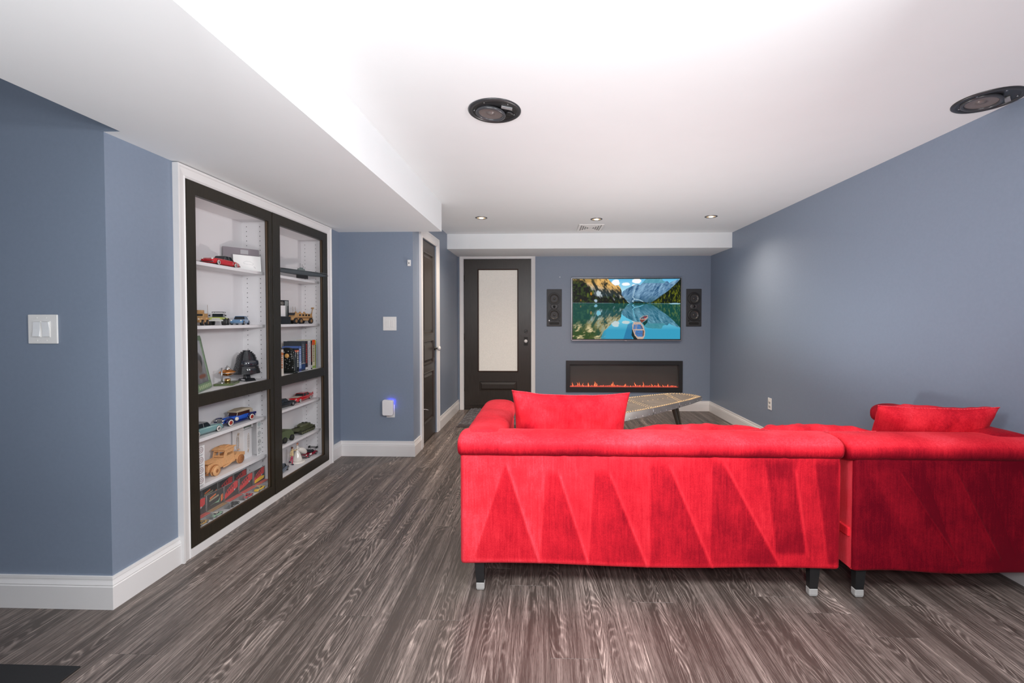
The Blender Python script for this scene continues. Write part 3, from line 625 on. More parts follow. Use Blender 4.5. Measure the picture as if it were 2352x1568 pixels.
# ---------------------------------------------------------------- mats
fur = M('brown_fur', (0.065, 0.05, 0.05), 0.9, noise=0.6, nscale=60, sheen=0.4)
random.seed(3); g = G(); nx, ny = 60, 70; x0, x1, y0_, y1_ = -1.0, -0.15, 5.12, 6.09; vs = []
for j in range(ny+1):
    for i in range(nx+1):
        edge = min(i, nx-i, j, ny-j); z = 0.004 if edge == 0 else 0.028+random.uniform(-0.007, 0.007)
        vs.append((x0+(x1-x0)*i/nx+random.uniform(-0.004, 0.004), y0_+(y1_-y0_)*j/ny+random.uniform(-0.004, 0.004), z))
g.add(vs, [(j*(nx+1)+i, j*(nx+1)+i+1, (j+1)*(nx+1)+i+1, (j+1)*(nx+1)+i) for j in range(ny) for i in range(nx)], True)
tag(g.build('door_mat', fur), 'shaggy dark brown mat on the floor before the entry door', 'mat')
tag(G().box(-2.9, -1.645, 0.4, 1.523, 0.0005, 0.006).build('floor_mat', M('black_mat', (0.012, 0.012, 0.013), 0.8, noise=0.3, nscale=200), bevel=0.002), 'flat black mat on the floor at the lower left corner', 'mat')
# ---------------------------------------------------------------- sofa sections
random.seed(21)
W1 = [((-0.178, 0.587), (-0.313, 0.173), (-0.17, 0.587), (-0.026, 0.146)), ((0.005, 0.538), (-0.02, 0.146), (0.063, 0.551), (0.192, 0.15)), ((0.22, 0.541), (0.196, 0.15), (0.288, 0.553), (0.455, 0.141)),
      ((0.466, 0.594), (0.469, 0.155), (0.553, 0.589), (0.743, 0.134)), ((0.739, 0.597), (0.735, 0.14), (0.794, 0.597), (1.036, 0.145)), ((0.968, 0.613), (1.02, 0.203), (1.1, 0.576), (1.154, 0.192)), ((1.184, 0.609), (1.246, 0.151), (1.292, 0.61), (1.303, 0.152))]
W2 = [((1.408, 0.577), (1.675, 0.158), (1.538, 0.578), (1.804, 0.18)), ((1.649, 0.589), (1.804, 0.18), (1.778, 0.581), (1.969, 0.202)), ((1.906, 0.582), (2.042, 0.222), (2.052, 0.584), (2.12, 0.256))]
def back_panel(parent, x0, x1, z0, z1, y, wedges, tone0, tone1, wd, ridge):
    nx, nz = 260, 110
    X, Z = np.meshgrid(np.linspace(x0, x1, nx), np.linspace(z0, z1, nz))
    u = (X-x0)/(x1-x0); v = (Z-z0)/(z1-z0)
    ex = np.minimum(X-x0, x1-X); ez = np.minimum(Z-z0, z1-Z+0.01); r = 0.022
    dep = (1-np.sqrt(np.clip(1-(1-np.clip(ex/r, 0, 1))**2, 0, 1)))*r + (1-np.sqrt(np.clip(1-(1-np.clip(ez/r, 0, 1))**2, 0, 1)))*r
    Y = y+dep+0.003*(vnoise(u, v, 9, 4, 3, 3)-0.5)
    nap = tone0+(tone1-tone0)*u  # base tone runs evenly from the left value to the right one
    for a, b, c, d in wedges:
        t = np.clip((Z-b[1])/(a[1]-b[1]+1e-6), 0, 1); t2 = np.clip((Z-d[1])/(c[1]-d[1]+1e-6), 0, 1)
        xl = b[0]+(a[0]-b[0])*t; xr = d[0]+(c[0]-d[0])*t2
        s = lambda q, w_: np.clip(q/w_, 0, 1)
        m = s(X-xl, 0.010)*s(xr-X, 0.006)*s(Z-min(b[1], d[1]), 0.02)*s(max(a[1], c[1])+0.02-Z, 0.04)
        fade = 0.75+0.5*vnoise(u, v, 40, 3, 17, 2)
        nap = nap-wd*m*fade
        rd = np.exp(-((X-xr-0.006)/0.006)**2)*s(Z-d[1]+0.02, 0.02)*s(c[1]-Z+0.01, 0.03)
        nap = nap+ridge*rd; Y = Y-0.0045*rd  # highlight along the ridge is painted into the colour
        rl = np.exp(-((X-xl)/0.003)**2)*s(Z-b[1]+0.01, 0.02)*s(a[1]-Z, 0.05); Y = Y+0.002*rl; nap = nap+0.05*rl
    nap = nap+0.10*s(0.03-ez, 0.03)*(v < 0.5)-0.12*s(0.02-ez, 0.02)*(v > 0.5)  # lighter along the bottom edge, darker along the top
    Zb = Z+0.006*np.sin(u*9)*(1-v)**6
    g = G(); g.add(np.stack([X, Y, Zb], -1).reshape(-1, 3), [(j*nx+i, j*nx+i+1, (j+1)*nx+i+1, (j+1)*nx+i) for j in range(nz-1) for i in range(nx-1)], True)
    o = g.build('back_panel', VELVET, parent, world=True, nap=nap.ravel()); o.data.flip_normals() if o.data.polygons[0].normal.y > 0 else None
    return o
def roll(parent, name, p, q, ry, rz, nap_shade_fn, bulge=0.0, creases=(), n=28, ends=(True, True)):
    """soft upholstered roll along x or y; superellipse section; rounded ends"""
    p = Vector(p); q = Vector(q); d = (q-p); L = d.length; d.normalize(); side = Vector((0, 0, 1)).cross(d); rings = []; nap = []
    m = max(12, int(L/0.02))
    ts = sorted(set([i/m for i in range(m+1)]+[0.002, 0.006, 0.012, 0.994, 0.998, 0.988]))
    for t in ts:
        s = t*L; k = 1.0; R = 0.03
        if ends[0] and s < R: k = math.sqrt(max(0.0, 1-(1-s/R)**2))*0.3+0.7
        if ends[1] and L-s < R: k = math.sqrt(max(0.0, 1-(1-(L-s)/R)**2))*0.3+0.7
        for c_ in creases:
            k *= 1-0.035*math.exp(-((s-c_)/0.006)**2)
        wv = 1+0.005*math.sin(s*31)+0.003*math.sin(s*73+1)
        ring = []
        for i in range(n):
            a = 2*PI*i/n; ca, sa = math.cos(a), math.sin(a); e = 0.78
            x_ = math.copysign(abs(ca)**e, ca)*ry*k*wv; z_ = math.copysign(abs(sa)**e, sa)*rz*k*wv
            ring.append(p+d*s+side*x_+Vector((0, 0, z_))); nap.append(nap_shade_fn(a, s))  # underside shade is put into the colour by ring angle
        rings.append(ring)
    g = G(); g.loft(rings, False); nv = len(g.v)
    c0 = sum(rings[0], Vector())/n; c1 = sum(rings[-1], Vector())/n
    g.add([c0, c1], []); 
    g.f += [(nv, (i+1) % n, i) for i in range(n)]+[(nv+1, nv-n+i, nv-n+(i+1) % n) for i in range(n)]; g.sm += [True]*(2*n)
    return g.build(name, VELVET, parent, world=True, nap=nap+[nap[0], nap[-1]])
LEGM = M('dark_metal_leg', (0.02, 0.02, 0.021), 0.22, 0.3); CLEAR = M('clear_plastic_foot', (0.62, 0.60, 0.58), 0.15, trans=0.35, coat=0.4)
def sofa_leg(parent, x, y, sx, sy):
    g = G(); a, b = 0.023, 0.017
    ring = lambda h, z, ox: [(x-h+ox, y-h*0.8, z), (x+h+ox, y-h*0.8, z), (x+h+ox, y+h*0.8, z), (x-h+ox, y+h*0.8, z)]
    g.loft([ring(a, 0.150, 0), ring(b, 0.022, sx*-0.004)], True, False)
    l = g.build('leg', LEGM, parent, world=True, bevel=0.001)
    g = G(); g.loft([ring(0.013, 0.0005, -sx*0.004), ring(0.017, 0.004, -sx*0.004), ring(0.0195, 0.012, -sx*0.004), ring(0.0195, 0.038, -sx*0.004)], True, False)
    c = g.build('foot_cap', CLEAR, l, bevel=0.004); c.location = -Vector(parent.location); c['label'] = 'clear plastic foot cap'
    g = G()
    for s in (-1, 1): g.box(x+s*a*0.93-0.0007, x+s*a*0.93+0.0007, y-0.0205, y-0.0185, 0.06, 0.085)
    return l
def soft_box(parent, name, x0, x1, y0, y1, z0, z1, nap, bv=0.02):
    g = G().box(x0, x1, y0, y1, z0, z1); o = g.build(name, VELVET, parent, world=True, bevel=bv, seg=4, nap=nap)
    return o
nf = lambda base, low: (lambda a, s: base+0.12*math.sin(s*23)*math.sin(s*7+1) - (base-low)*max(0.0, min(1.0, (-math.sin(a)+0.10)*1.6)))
# left section
s1 = thing('sofa_section', 'bright red velvet sofa section with left arm, wedge brushed back', 'sofa', (0.46, 2.45, 0), 0, 'red velvet sectional sofa')
back_panel(s1, -0.378, 1.305, 0.128, 0.628, 1.998, W1, 0.82, 0.46, 0.20, 0.16)
soft_box(s1, 'back_frame', -0.374, 1.300, 2.020, 2.185, 0.132, 0.64, 0.72)
roll(s1, 'back_roll', (-0.392, 2.095, 0.662), (1.318, 2.095, 0.662), 0.112, 0.054, lambda a, s: 0.78+0.05*math.sin(s*9)-0.55*max(0.0, min(1.0, (0.42-math.sin(a))*1.15)), creases=(0.48, 0.62, 0.70, 1.15, 1.45, 1.56))  # darker lower band of the roll is painted shade
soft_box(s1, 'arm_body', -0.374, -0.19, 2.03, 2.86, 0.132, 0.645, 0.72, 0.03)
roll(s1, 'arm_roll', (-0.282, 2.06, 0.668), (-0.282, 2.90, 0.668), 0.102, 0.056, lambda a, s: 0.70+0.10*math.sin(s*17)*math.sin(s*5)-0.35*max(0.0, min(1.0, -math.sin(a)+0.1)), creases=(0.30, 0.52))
soft_box(s1, 'seat_base', -0.19, 1.300, 2.18, 2.90, 0.132, 0.30, 0.6, 0.02)
for a, b in ((-0.185, 0.555), (0.560, 1.298)): soft_box(s1, 'seat_cushion', a, b, 2.19, 2.92, 0.302, 0.44, 0.7, 0.035)
for x, y, sx in ((-0.294, 2.034, -1), (1.205, 2.034, 1), (-0.294, 2.82, -1), (1.205, 2.82, 1)): sofa_leg(s1, x, y, sx, 0)
# right section
s2 = thing('sofa_section', 'deep wine red velvet sofa section reaching the right wall', 'sofa', (1.77, 2.45, 0), 0, 'red velvet sectional sofa')
back_panel(s2, 1.362, 2.19, 0.124, 0.626, 1.998, W2, 0.10, -0.04, -0.08, 0.12)  # panel base tone set darker than on the left section
soft_box(s2, 'back_frame', 1.364, 2.188, 2.018, 2.185, 0.128, 0.64, 0.86, 0.012)
g = G(); g.box(1.3625, 1.366, 2.02, 2.19, 0.13, 0.62); g.build('side_welt', VELVET, s2, world=True, nap=0.9)
G().box(1.352, 1.364, 2.03, 2.16, 0.27, 0.31).build('joining_tab', VELVET, s2, world=True, bevel=0.004, nap=0.7)
roll(s2, 'back_roll', (1.332, 2.095, 0.660), (2.20, 2.095, 0.660), 0.112, 0.055, lambda a, s: (0.74 if s < 0.28 else 0.66)+0.08*math.sin(s*19)-0.62*max(0.0, min(1.0, (0.50-math.sin(a))*1.15)), creases=(0.16,))  # lower half darkened in colour to give the roll its shade
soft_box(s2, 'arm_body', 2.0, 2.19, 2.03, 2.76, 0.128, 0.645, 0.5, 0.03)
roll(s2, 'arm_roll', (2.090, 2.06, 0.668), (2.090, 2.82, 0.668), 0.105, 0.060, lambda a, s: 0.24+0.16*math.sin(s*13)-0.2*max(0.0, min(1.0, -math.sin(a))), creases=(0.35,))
soft_box(s2, 'seat_base', 1.366, 2.0, 2.18, 2.90, 0.128, 0.30, 0.5, 0.02)
soft_box(s2, 'seat_cushion', 1.368, 1.998, 2.19, 2.92, 0.302, 0.44, 0.65, 0.035)
for x, y, sx in ((1.405, 2.034, 1), (2.165, 2.45, 1), (1.405, 2.82, 1), (2.13, 2.80, 1)): sofa_leg(s2, x, y, sx, 0)
# ---------------------------------------------------------------- pillows
def pillow(label, w, h, t, loc, rx, rz, seed, nap=0.72, ry=0.0, sag=0.0, pinch=0.05):
    nx, nz = 44, 32; vs = []; naps = []
    U, V = np.meshgrid(np.linspace(0, 1, nx), np.linspace(0, 1, nz)); N1 = vnoise(U, V, 4, 3, seed, 3)-0.5; N2 = vnoise(U, V, 7, 5, seed+9, 3)-0.5
    for side in (1, -1):
        for j in range(nz):
            for i in range(nx):
                u = -1+2*i/(nx-1); v = -1+2*j/(nz-1)
                x = w/2*u*(1-pinch*(1-v*v)); z = h/2*v*(1-pinch*1.4*(1-u*u)*(1+0.8*N1[nz//2, i])-sag*(v > 0)*math.exp(-((u-0.2)/0.4)**2))
                k = max(0.0, (1-abs(u)**3.0)*(1-abs(v)**3.0))**0.5
                y = side*t/2*k*(1+0.35*N1[j, i])+0.035*N2[j, i]*min(1.0, k*2)
                vs.append((x, y, z)); naps.append(nap+0.5*N2[j, i]+0.2*N1[j, i])
    fs = []; o = nx*nz
    for s in (0, 1):
        for j in range(nz-1):
            for i in range(nx-1):
                a = s*o+j*nx+i; f = (a, a+1, a+nx+1, a+nx); fs.append(f if s else f[::-1])
    g = G(); g.add(vs, fs, True)
    r = thing('throw_pillow', label, 'pillow', loc, 0); r.rotation_euler = (rx, ry, rz)
    g.build('cover', VELVET, r, nap=naps)
    g = G(); seam = [(w/2*a, 0, h/2*(1-pinch*1.4*(1-a*a)*(1+0.8*N1[nz//2, int(round((a+1)/2*(nx-1)))]))) for a in [-1+2*k/(nx-1) for k in range(nx)]]
    for p, q in zip(seam, seam[1:]): g.cyl(p, q, 0.0025, n=6)
    if sag == 0: g.build('piping', VELVET, r, nap=0.9)
    return r
pillow('plump bright red velvet pillow standing at the left end of the sofa', 0.60, 0.445, 0.17, (0.132, 2.325, 0.650), 0.16, 0.0, 4, 0.68, ry=0.015, pinch=0.075)
pillow('low red velvet pillow slumped behind the middle of the sofa back', 0.66, 0.40, 0.15, (0.760, 2.41, 0.568), 0.92, 0.02, 12, 0.70, ry=-0.008)
pillow('low red velvet pillow slumped where the two sofa sections meet', 0.56, 0.40, 0.15, (1.355, 2.42, 0.566), 0.92, -0.02, 19, 0.66)
pillow('red velvet pillow wedged in the right corner of the sofa', 0.49, 0.42, 0.16, (1.915, 2.32, 0.640), 0.55, -0.22, 27, 0.62, ry=-0.03)
# ---------------------------------------------------------------- coffee table
ct = thing('coffee_table', 'wing-shaped riveted metal coffee table on splayed legs before the fireplace', 'table', (0.9, 4.2, 0))
poly = [(1.617, 4.653), (1.60, 4.72), (1.563, 4.787), (1.48, 4.85), (1.381, 4.866), (1.26, 4.81), (1.091, 4.717), (0.818, 4.55), (0.40, 4.27), (0.22, 4.08), (0.18, 3.92), (0.22, 3.74), (0.34, 3.63), (0.50, 3.655), (0.638, 3.767), (0.80, 3.885), (0.969, 4.018), (1.12, 4.15), (1.283, 4.302), (1.46, 4.47)]
AL = M('aged_aluminium', (0.31, 0.255, 0.21), 0.5, 0.5, noise=0.35, nscale=14, bump=0.2, bscale=40)
SIDE = M('aluminium_side', (0.42, 0.41, 0.39), 0.45, 0.5, noise=0.3, nscale=10)
th = lambda x: 0.075-0.037*(x-0.4)/1.2
inset = lambda P, d: [((x-0.85)*(1-d)+0.85, (y-4.2)*(1-d)+4.2) for x, y in P]
g = G(); n = len(poly)
g.loft([[(x, y, 0.4475) for x, y in poly], [(x, y, 0.450) for x, y in inset(poly, 0.006)]], True, False); g.build('tabletop', AL, ct, world=True)
g = G(); g.loft([[(x, y, 0.4475-th(x)) for x, y in poly], [(x, y, 0.4475) for x, y in poly]], True, False); g.build('side_band', SIDE, ct, world=True)
g = G()
def dot(g, x, y, z, r): g.lathe([(r, 0), (r*0.8, r*0.9), (r*0.05, r*1.3)], (x, y, z), (0, 0, 1), n=6)
def walk(P, step, closed=True):
    out = []; n = len(P); acc = 0
    for i in range(n if closed else n-1):
        a = Vector(P[i]); b = Vector(P[(i+1) % n]); L = (b-a).length; s = acc
        while s < L: out.append(a+(b-a)*s/L); s += step
        acc = s-L
    return out
for dd, st in ((0.03, 0.026), (0.065, 0.030), (0.10, 0.034)):
    for p in walk(inset(poly, dd), st): dot(g, p.x, p.y, 0.4495, 0.0043)
lines = [[(0.818, 4.50), (0.969, 4.06)], [(0.79, 4.48), (0.93, 4.04)], [(1.30, 4.80), (1.33, 4.38)], [(1.27, 4.79), (1.30, 4.36)], [(0.45, 4.25), (0.60, 3.77)], [(0.42, 4.24), (0.56, 3.76)], [(0.95, 4.35), (1.35, 4.62)], [(0.60, 4.15), (0.85, 4.28)]]
for k, P in enumerate(lines):
    for p in walk(P, 0.035 if k < 6 else 0.07, False): dot(g, p.x, p.y, 0.4495, 0.0042)
RV = M('golden_rivet', (0.98, 0.72, 0.38), 0.35, 0.35)
o = g.build('rivets', RV, ct, world=True); o['kind'] = 'stuff'; o['label'] = 'golden rivet heads'
g = G()
for p in walk(poly, 0.085):
    c = Vector((0.85, 4.2)); d = (p-c).normalized(); q = p+d*0.0; g.sph((q.x, q.y, 0.4475-th(p.x)+0.012), 0.0055, 8, 5)
o = g.build('side_rivets', CHROME, ct, world=True); o['kind'] = 'stuff'
for a, y in ((0.969, 4.018), (1.283, 4.302), (0.638, 3.767)):
    G().cyl((a+0.002, y-0.002, 0.447), (a+0.002, y-0.002, 0.4475-th(a)), 0.003, n=6).build('seam_strip', CHROME, ct, world=True)
LG = M('dull_bronze_leg', (0.16, 0.14, 0.11), 0.32, 0.85)
for (tx, ty), (fx_, fy_) in (((1.245, 4.37), (1.352, 4.36)), ((0.42, 3.80), (0.33, 3.72)), ((0.50, 4.18), (0.42, 4.28)), ((1.365, 4.745), (1.468, 4.765))):
    g = G(); a = Vector((tx, ty, 0.4475-th(tx)+0.004)); b = Vector((fx_, fy_, 0.0))
    R = lambda c, r, r2: [c+Vector((r, 0, 0)), c+Vector((0, r2, 0)), c+Vector((-r, 0, 0)), c+Vector((0, -r2, 0))]
    g.loft([R(a, 0.026, 0.016), R(b, 0.009, 0.008)], True, False); g.build('leg', LG, ct, world=True, bevel=0.002)
# ---------------------------------------------------------------- bookcase
bc = thing('bookcase', 'white built-in display bookcase with dark wood framed doors', 'bookcase', (-1.95, 3.0, 0))
XF, XK = -1.862, -2.055
G().box(XK-0.012, XK, 2.242, 3.773, 0.045, 1.93).build('back_panel', CAB, bc, world=True)
for a, b in ((2.242, 2.260), (3.012, 3.030), (3.032, 3.050), (3.758, 3.773)):
    G().box(XK, XF-0.002, a, b, 0.045, 1.93).build('side_panel', CAB, bc, world=True)
for a, b in ((2.260, 3.012), (3.050, 3.758)):
    G().box(XK, XF-0.002, a, b, 1.897, 1.92).build('top_panel', CAB, bc, world=True)
    G().box(XK, XF-0.002, a, b, 0.06, 0.105).build('bottom_panel', CAB, bc, world=True)
    for z, xf in ((0.315, -1.90), (0.576, -1.90), (0.835, -1.866), (1.202, -1.90), (1.556, -1.90)):
        G().box(XK, xf, a, b, z-0.019, z).build('shelf', CAB, bc, world=True, bevel=0.0012)
g = G()
for yp in (3.0118, 3.7578):
    for xp in (-2.022, -1.930):
        z = 0.17
        while z < 1.87:
            g.cyl((xp, yp, z), (xp, yp-0.0008, z), 0.0028, n=6); z += 0.032
o = g.build('pin_holes', M('pin_hole', (0.03, 0.03, 0.03), 0.9), bc, world=True); o['kind'] = 'stuff'
def cab_door(a0, a1, i0, i1, xf):
    g = G(); holed(g, 'x', xf-0.028, xf, a0, a1, 0.046, 1.957, [(i0, i1, 0.112, 1.888)])
    d = g.build('door', DARKW, bc, world=True, bevel=0.0012); d['label'] = 'dark espresso open-framed cabinet door'
    g = G(); g.box(xf-0.024, xf-0.001, i0, i1, 0.772, 0.838); g.build('mid_rail', DARKW, d, world=True, bevel=0.001)
    g = G(); t = 0.005
    g.box(xf-0.020, xf-0.012, i1-t, i1, 0.112, 0.772); g.box(xf-0.020, xf-0.012, i1-t, i1, 0.838, 1.888); g.box(xf-0.020, xf-0.012, i0, i1, 0.112, 0.116)
    g.build('inner_bead', M('brown_bead', (0.10, 0.065, 0.04), 0.4), d, world=True)  # lighter brown strip along the far and bottom inner edges
cab_door(2.259, 2.983, 2.318, 2.948, -1.828)
cab_door(2.986, 3.752, 3.070, 3.678, -1.826)
# ---------------------------------------------------------------- shelf collection helpers
def paint(name, c, rough=0.25, **k): return M(name, s2l(c), rough, **k)
ZA, ZB_, ZM, ZD, ZE, ZF_ = 1.5565, 1.2025, 0.8355, 0.5765, 0.3155, 0.1055
WHT = paint('white_card', (232, 230, 230), 0.6); GLS = M('model_glass', (0.02, 0.025, 0.03), 0.08); WW = paint('white_wall_tyre', (225, 220, 212), 0.5)
def wheels(t, L, W, xs, r, hub=CHROME, ww=False, tw=0.014, hubc=None):
    for x in xs:
        for s in (-1, 1):
            y = s*(W/2-tw*0.45)
            g = G(); g.lathe([(r*0.55, -tw/2), (r*0.95, -tw/2), (r, -tw*0.3), (r, tw*0.3), (r*0.95, tw/2), (r*0.55, tw/2)], (x, y, r), (0, s, 0), n=18, cap=True)
            w_ = g.build('wheel', RUBBER, t)
            g = G(); g.lathe([(r*0.62, tw/2-0.0005), (r*0.55, tw/2+0.0012), (r*0.2, tw/2+0.0008), (r*0.12, tw/2+0.002), (0.0003, tw/2+0.002)], (x, y, r), (0, s, 0), n=14); g.build('hub_cap', hub, w_)
            if ww:
                g = G(); g.lathe([(r*0.90, tw/2), (r*0.88, tw/2+0.0008), (r*0.60, tw/2+0.0008)], (x, y, r), (0, s, 0), n=18); g.build('white_wall', WW, w_)
def sect(x, w, z0, z1, crown=0.0, tuck=0.90):
    h = z1-z0
    return [(x, -w*tuck, z0), (x, w*tuck, z0), (x, w, z0+h*0.35), (x, w*0.98, z0+h*0.75), (x, w*0.86, z1), (x, w*0.4, z1+crown), (x, -w*0.4, z1+crown), (x, -w*0.86, z1), (x, -w*0.98, z0+h*0.75), (x, -w, z0+h*0.35)]
def car(label, loc, hd, L, W, H, col, roofc=None, group=None, style='sedan', ww=False, r=None, small=False, name='model_car', cab=(-0.30, 0.12), hub=None):
    t = thing(name, label, 'model car', loc, hd, group); r = r or H*0.24; zb = r*0.55; bl = H*0.62; w = W/2
    prof = {'sedan': [(-0.5, .45, .80), (-0.485, .78, .90), (-0.36, .95, .97), (-0.2, 1.0, 1.0), (0.1, 1.0, 1.0), (0.3, .97, .98), (0.44, .88, .95), (0.485, .70, .88), (0.5, .45, .75)],
            'fin': [(-0.5, 1.18, .86), (-0.44, 1.16, .95), (-0.34, 1.02, .98), (-0.2, 1.0, 1.0), (0.1, 1.0, 1.0), (0.3, .99, .98), (0.44, .96, .96), (0.485, .86, .93), (0.5, .60, .85)],
            'race': [(-0.5, .75, .92), (-0.4, .85, 1.0), (-0.2, .9, .98), (0.0, .8, .92), (0.2, .68, .94), (0.38, .55, .98), (0.47, .38, .92), (0.5, .22, .8)]}[style]
    g = G(); rings = []
    for x, hz, hw in prof: rings.append(sect(x*L, w*hw, zb, zb+(bl-zb)*hz, H*0.015))
    g.loft(rings); g.build('body', col, t)
    # greenhouse and roof
    a, b = cab; cl = (b-a)*L; z0, z1 = bl*0.97, H*0.97
    g = G(); g.loft([[(a*L+cl*u+dx*cl*(-1 if u < .5 else 1), s*w*ww_, z) for s, ww_ in ((-1, q), (1, q))] for u, dx, q, z in ()] or [[(x0, -w*q, z), (x1, -w*q, z), (x1, w*q, z), (x0, w*q, z)] for x0, x1, q, z in ((a*L, b*L, .84, z0), (a*L+cl*.16, b*L-cl*.20, .70, z1))], True, False)
    g.build('windows', GLS, t)
    g = G(); X0, X1 = a*L+cl*.14, b*L-cl*.18
    g.loft([[(X0, -w*.71, z1-.001), (X1, -w*.71, z1-.001), (X1, w*.71, z1-.001), (X0, w*.71, z1-.001)], [(X0+cl*.03, -w*.64, H), (X1-cl*.03, -w*.64, H), (X1-cl*.03, w*.64, H), (X0+cl*.03, w*.64, H)]], True, False)
    for s in (-1, 1):
        for xa, xb in ((a*L, X0), (b*L, X1), (a*L+cl*.48, a*L+cl*.48)): g.tube([(xa, s*w*.85, z0), (xb, s*w*.71, z1)], 0.0012 if not small else 0.0008, 5)
    g.build('roof', roofc or col, t)
    if not small:
        for s, x in ((1, 0.497*L), (-1, -0.497*L)):
            g = G(); g.loft([[(x-0.002, y, z), (x+0.003*s, y, z), (x+0.003*s, y, z+H*.09), (x-0.002, y, z+H*.09)] for y, z in ((-w*.92, zb+H*.05), (-w*.5, zb+H*.04), (w*.5, zb+H*.04), (w*.92, zb+H*.05))], True, False); g.build('bumper', CHROME, t)
        g = G()
        for k in range(7): y = -w*.5+w*k/6; g.box(0.487*L, 0.4985*L, y-0.0012, y+0.0012, zb+H*.14, zb+H*.30)
        g.box(0.480*L, 0.493*L, -w*.55, w*.55, zb+H*.14, zb+H*.31); g.build('grille', CHROME, t)
        for s in (-1, 1):
            g = G(); g.lathe([(H*.075, -0.004), (H*.075, 0.003), (H*.06, 0.0035), (0.0003, 0.005)], (0.478*L, s*w*.70, bl*.80), (1, 0, 0), n=12); g.build('headlight', M('headlight', (0.8, 0.8, 0.75), 0.1), t)
    if style == 'fin':
        for s in (-1, 1):
            g = G(); g.prism([(-.52*L, bl*.75), (-.50*L, bl*1.32), (-.44*L, bl*1.18), (-.30*L, bl*.98), (-.30*L, bl*.85)], s*w*.80, s*w*.93, 'xz'); g.build('tail_fin', col, t)
    wheels(t, L, W, (-0.31*L, 0.32*L), r, hub or CHROME, ww, tw=W*.15)
    return t
RED = paint('model_red', (205, 28, 38), 0.2, coat=0.5); BLUE = paint('model_blue', (92, 138, 182), 0.2, coat=0.5); TEAL = paint('model_teal', (120, 158, 160), 0.2, coat=0.4)
DBLUE = paint('royal_blue', (35, 88, 190), 0.2, coat=0.5); NAVY = paint('navy_fender', (28, 32, 100), 0.2, coat=0.5); BLK = paint('gloss_black', (22, 24, 24), 0.15, coat=0.5); STEEL = paint('slate_blue_grey', (92, 104, 118), 0.25, coat=0.4)
CREAM = paint('cream_white', (225, 216, 200), 0.4); SAND = paint('desert_tan', (190, 148, 98), 0.6); SANDD = paint('desert_tan_dark', (140, 104, 66), 0.6); OLIVE = paint('olive_drab', (84, 88, 62), 0.6); OLIVD = paint('olive_dark', (50, 52, 38), 0.7)
WOOD = M('pale_plywood', s2l((226, 172, 120)), 0.6, noise=0.22, nscale=90); WOODD = M('burnt_plywood', s2l((172, 112, 66)), 0.6, noise=0.2, nscale=90)
YEL = paint('toy_yellow', (240, 195, 20), 0.25, coat=0.4); MINT = paint('toy_mint', (132, 172, 140), 0.3); RACE = paint('race_crimson', (150, 30, 52), 0.25, coat=0.4)
# ---- top shelf
c_ = car('red 1950s model coupe with grey roof and chrome grille on the top shelf', (-1.951, 2.668, ZA), -PI/2+0.10, 0.272, 0.078, 0.064, RED, paint('grey_roof', (120, 122, 118), 0.3), ww=True, cab=(-.26, .08))
G().box(-0.060, -0.056, -0.0402, 0.0402, 0.018, 0.040).build('chrome_gill', CHROME, c_)
bd = thing('certificate_board', 'grey certificate board with a small title plate leaning behind the red coupe', 'board', (-1.973, 2.892, ZA), 0.953)
g = G(); g.m = Matrix.Rotation(-0.03, 4, 'X'); g.box(-0.110, 0.102, -0.003, 0.003, 0.0, 0.146); g.build('board', paint('taupe_board', (138, 130, 136), 0.6), bd)
g = G(); g.m = Matrix.Rotation(-0.03, 4, 'X'); g.box(-0.010, 0.036, -0.0042, -0.003, 0.108, 0.136); g.build('title_plate', paint('plate_grey', (172, 170, 174), 0.4), bd)
for v in bd.children: v.rotation_euler = (0, 0, 0)
wc = thing('picture_card', 'bright white card with a faint sketched car drawing leaning on the grey board', 'card', (-1.940, 2.906, ZA), 0.94)
g = G(); g.m = Matrix.Rotation(-0.10, 4, 'X'); g.box(-0.088, 0.076, -0.0015, 0.0015, 0.0, 0.100); g.build('card', paint('bright_card', (250, 250, 248), 0.4), wc)
g = G(); g.m = Matrix.Rotation(-0.10, 4, 'X')
for p, q in (((-.030, .052), (-.012, .062)), ((-.012, .062), (.012, .060)), ((.012, .060), (.030, .048)), ((.030, .048), (.026, .040)), ((.026, .040), (-.026, .044)), ((-.026, .044), (-.030, .052)), ((.030, .030), (.040, .018)), ((.034, .030), (.042, .020))):
    g.cyl((p[0], -0.0016, p[1]), (q[0], -0.0016, q[1]), 0.0007, n=4)
g.build('sketch_line', paint('sketch_grey', (190, 190, 192), 0.6), wc)['kind'] = 'stuff'
fr_ = thing('leaning_picture', 'dark red framed picture leaning at the left end of the top shelf', 'frame', (-1.940, 2.410, ZA), PI/2+0.30)
g = G(); g.m = Matrix.Rotation(-0.30, 4, 'X')
for b in ((-.075, .075, 0, .012), (-.075, .075, .128, .14), (-.075, -.063, .012, .128), (.063, .075, .012, .128)): g.box(b[0], b[1], -.006, .006, b[2], b[3])
g.build('frame', paint('oxblood', (110, 34, 38), 0.3), fr_)
g = G(); g.m = Matrix.Rotation(-0.30, 4, 'X'); g.box(-.063, .063, -.002, .003, .012, .128); g.build('picture', paint('slate_picture', (90, 96, 100), 0.4), fr_)
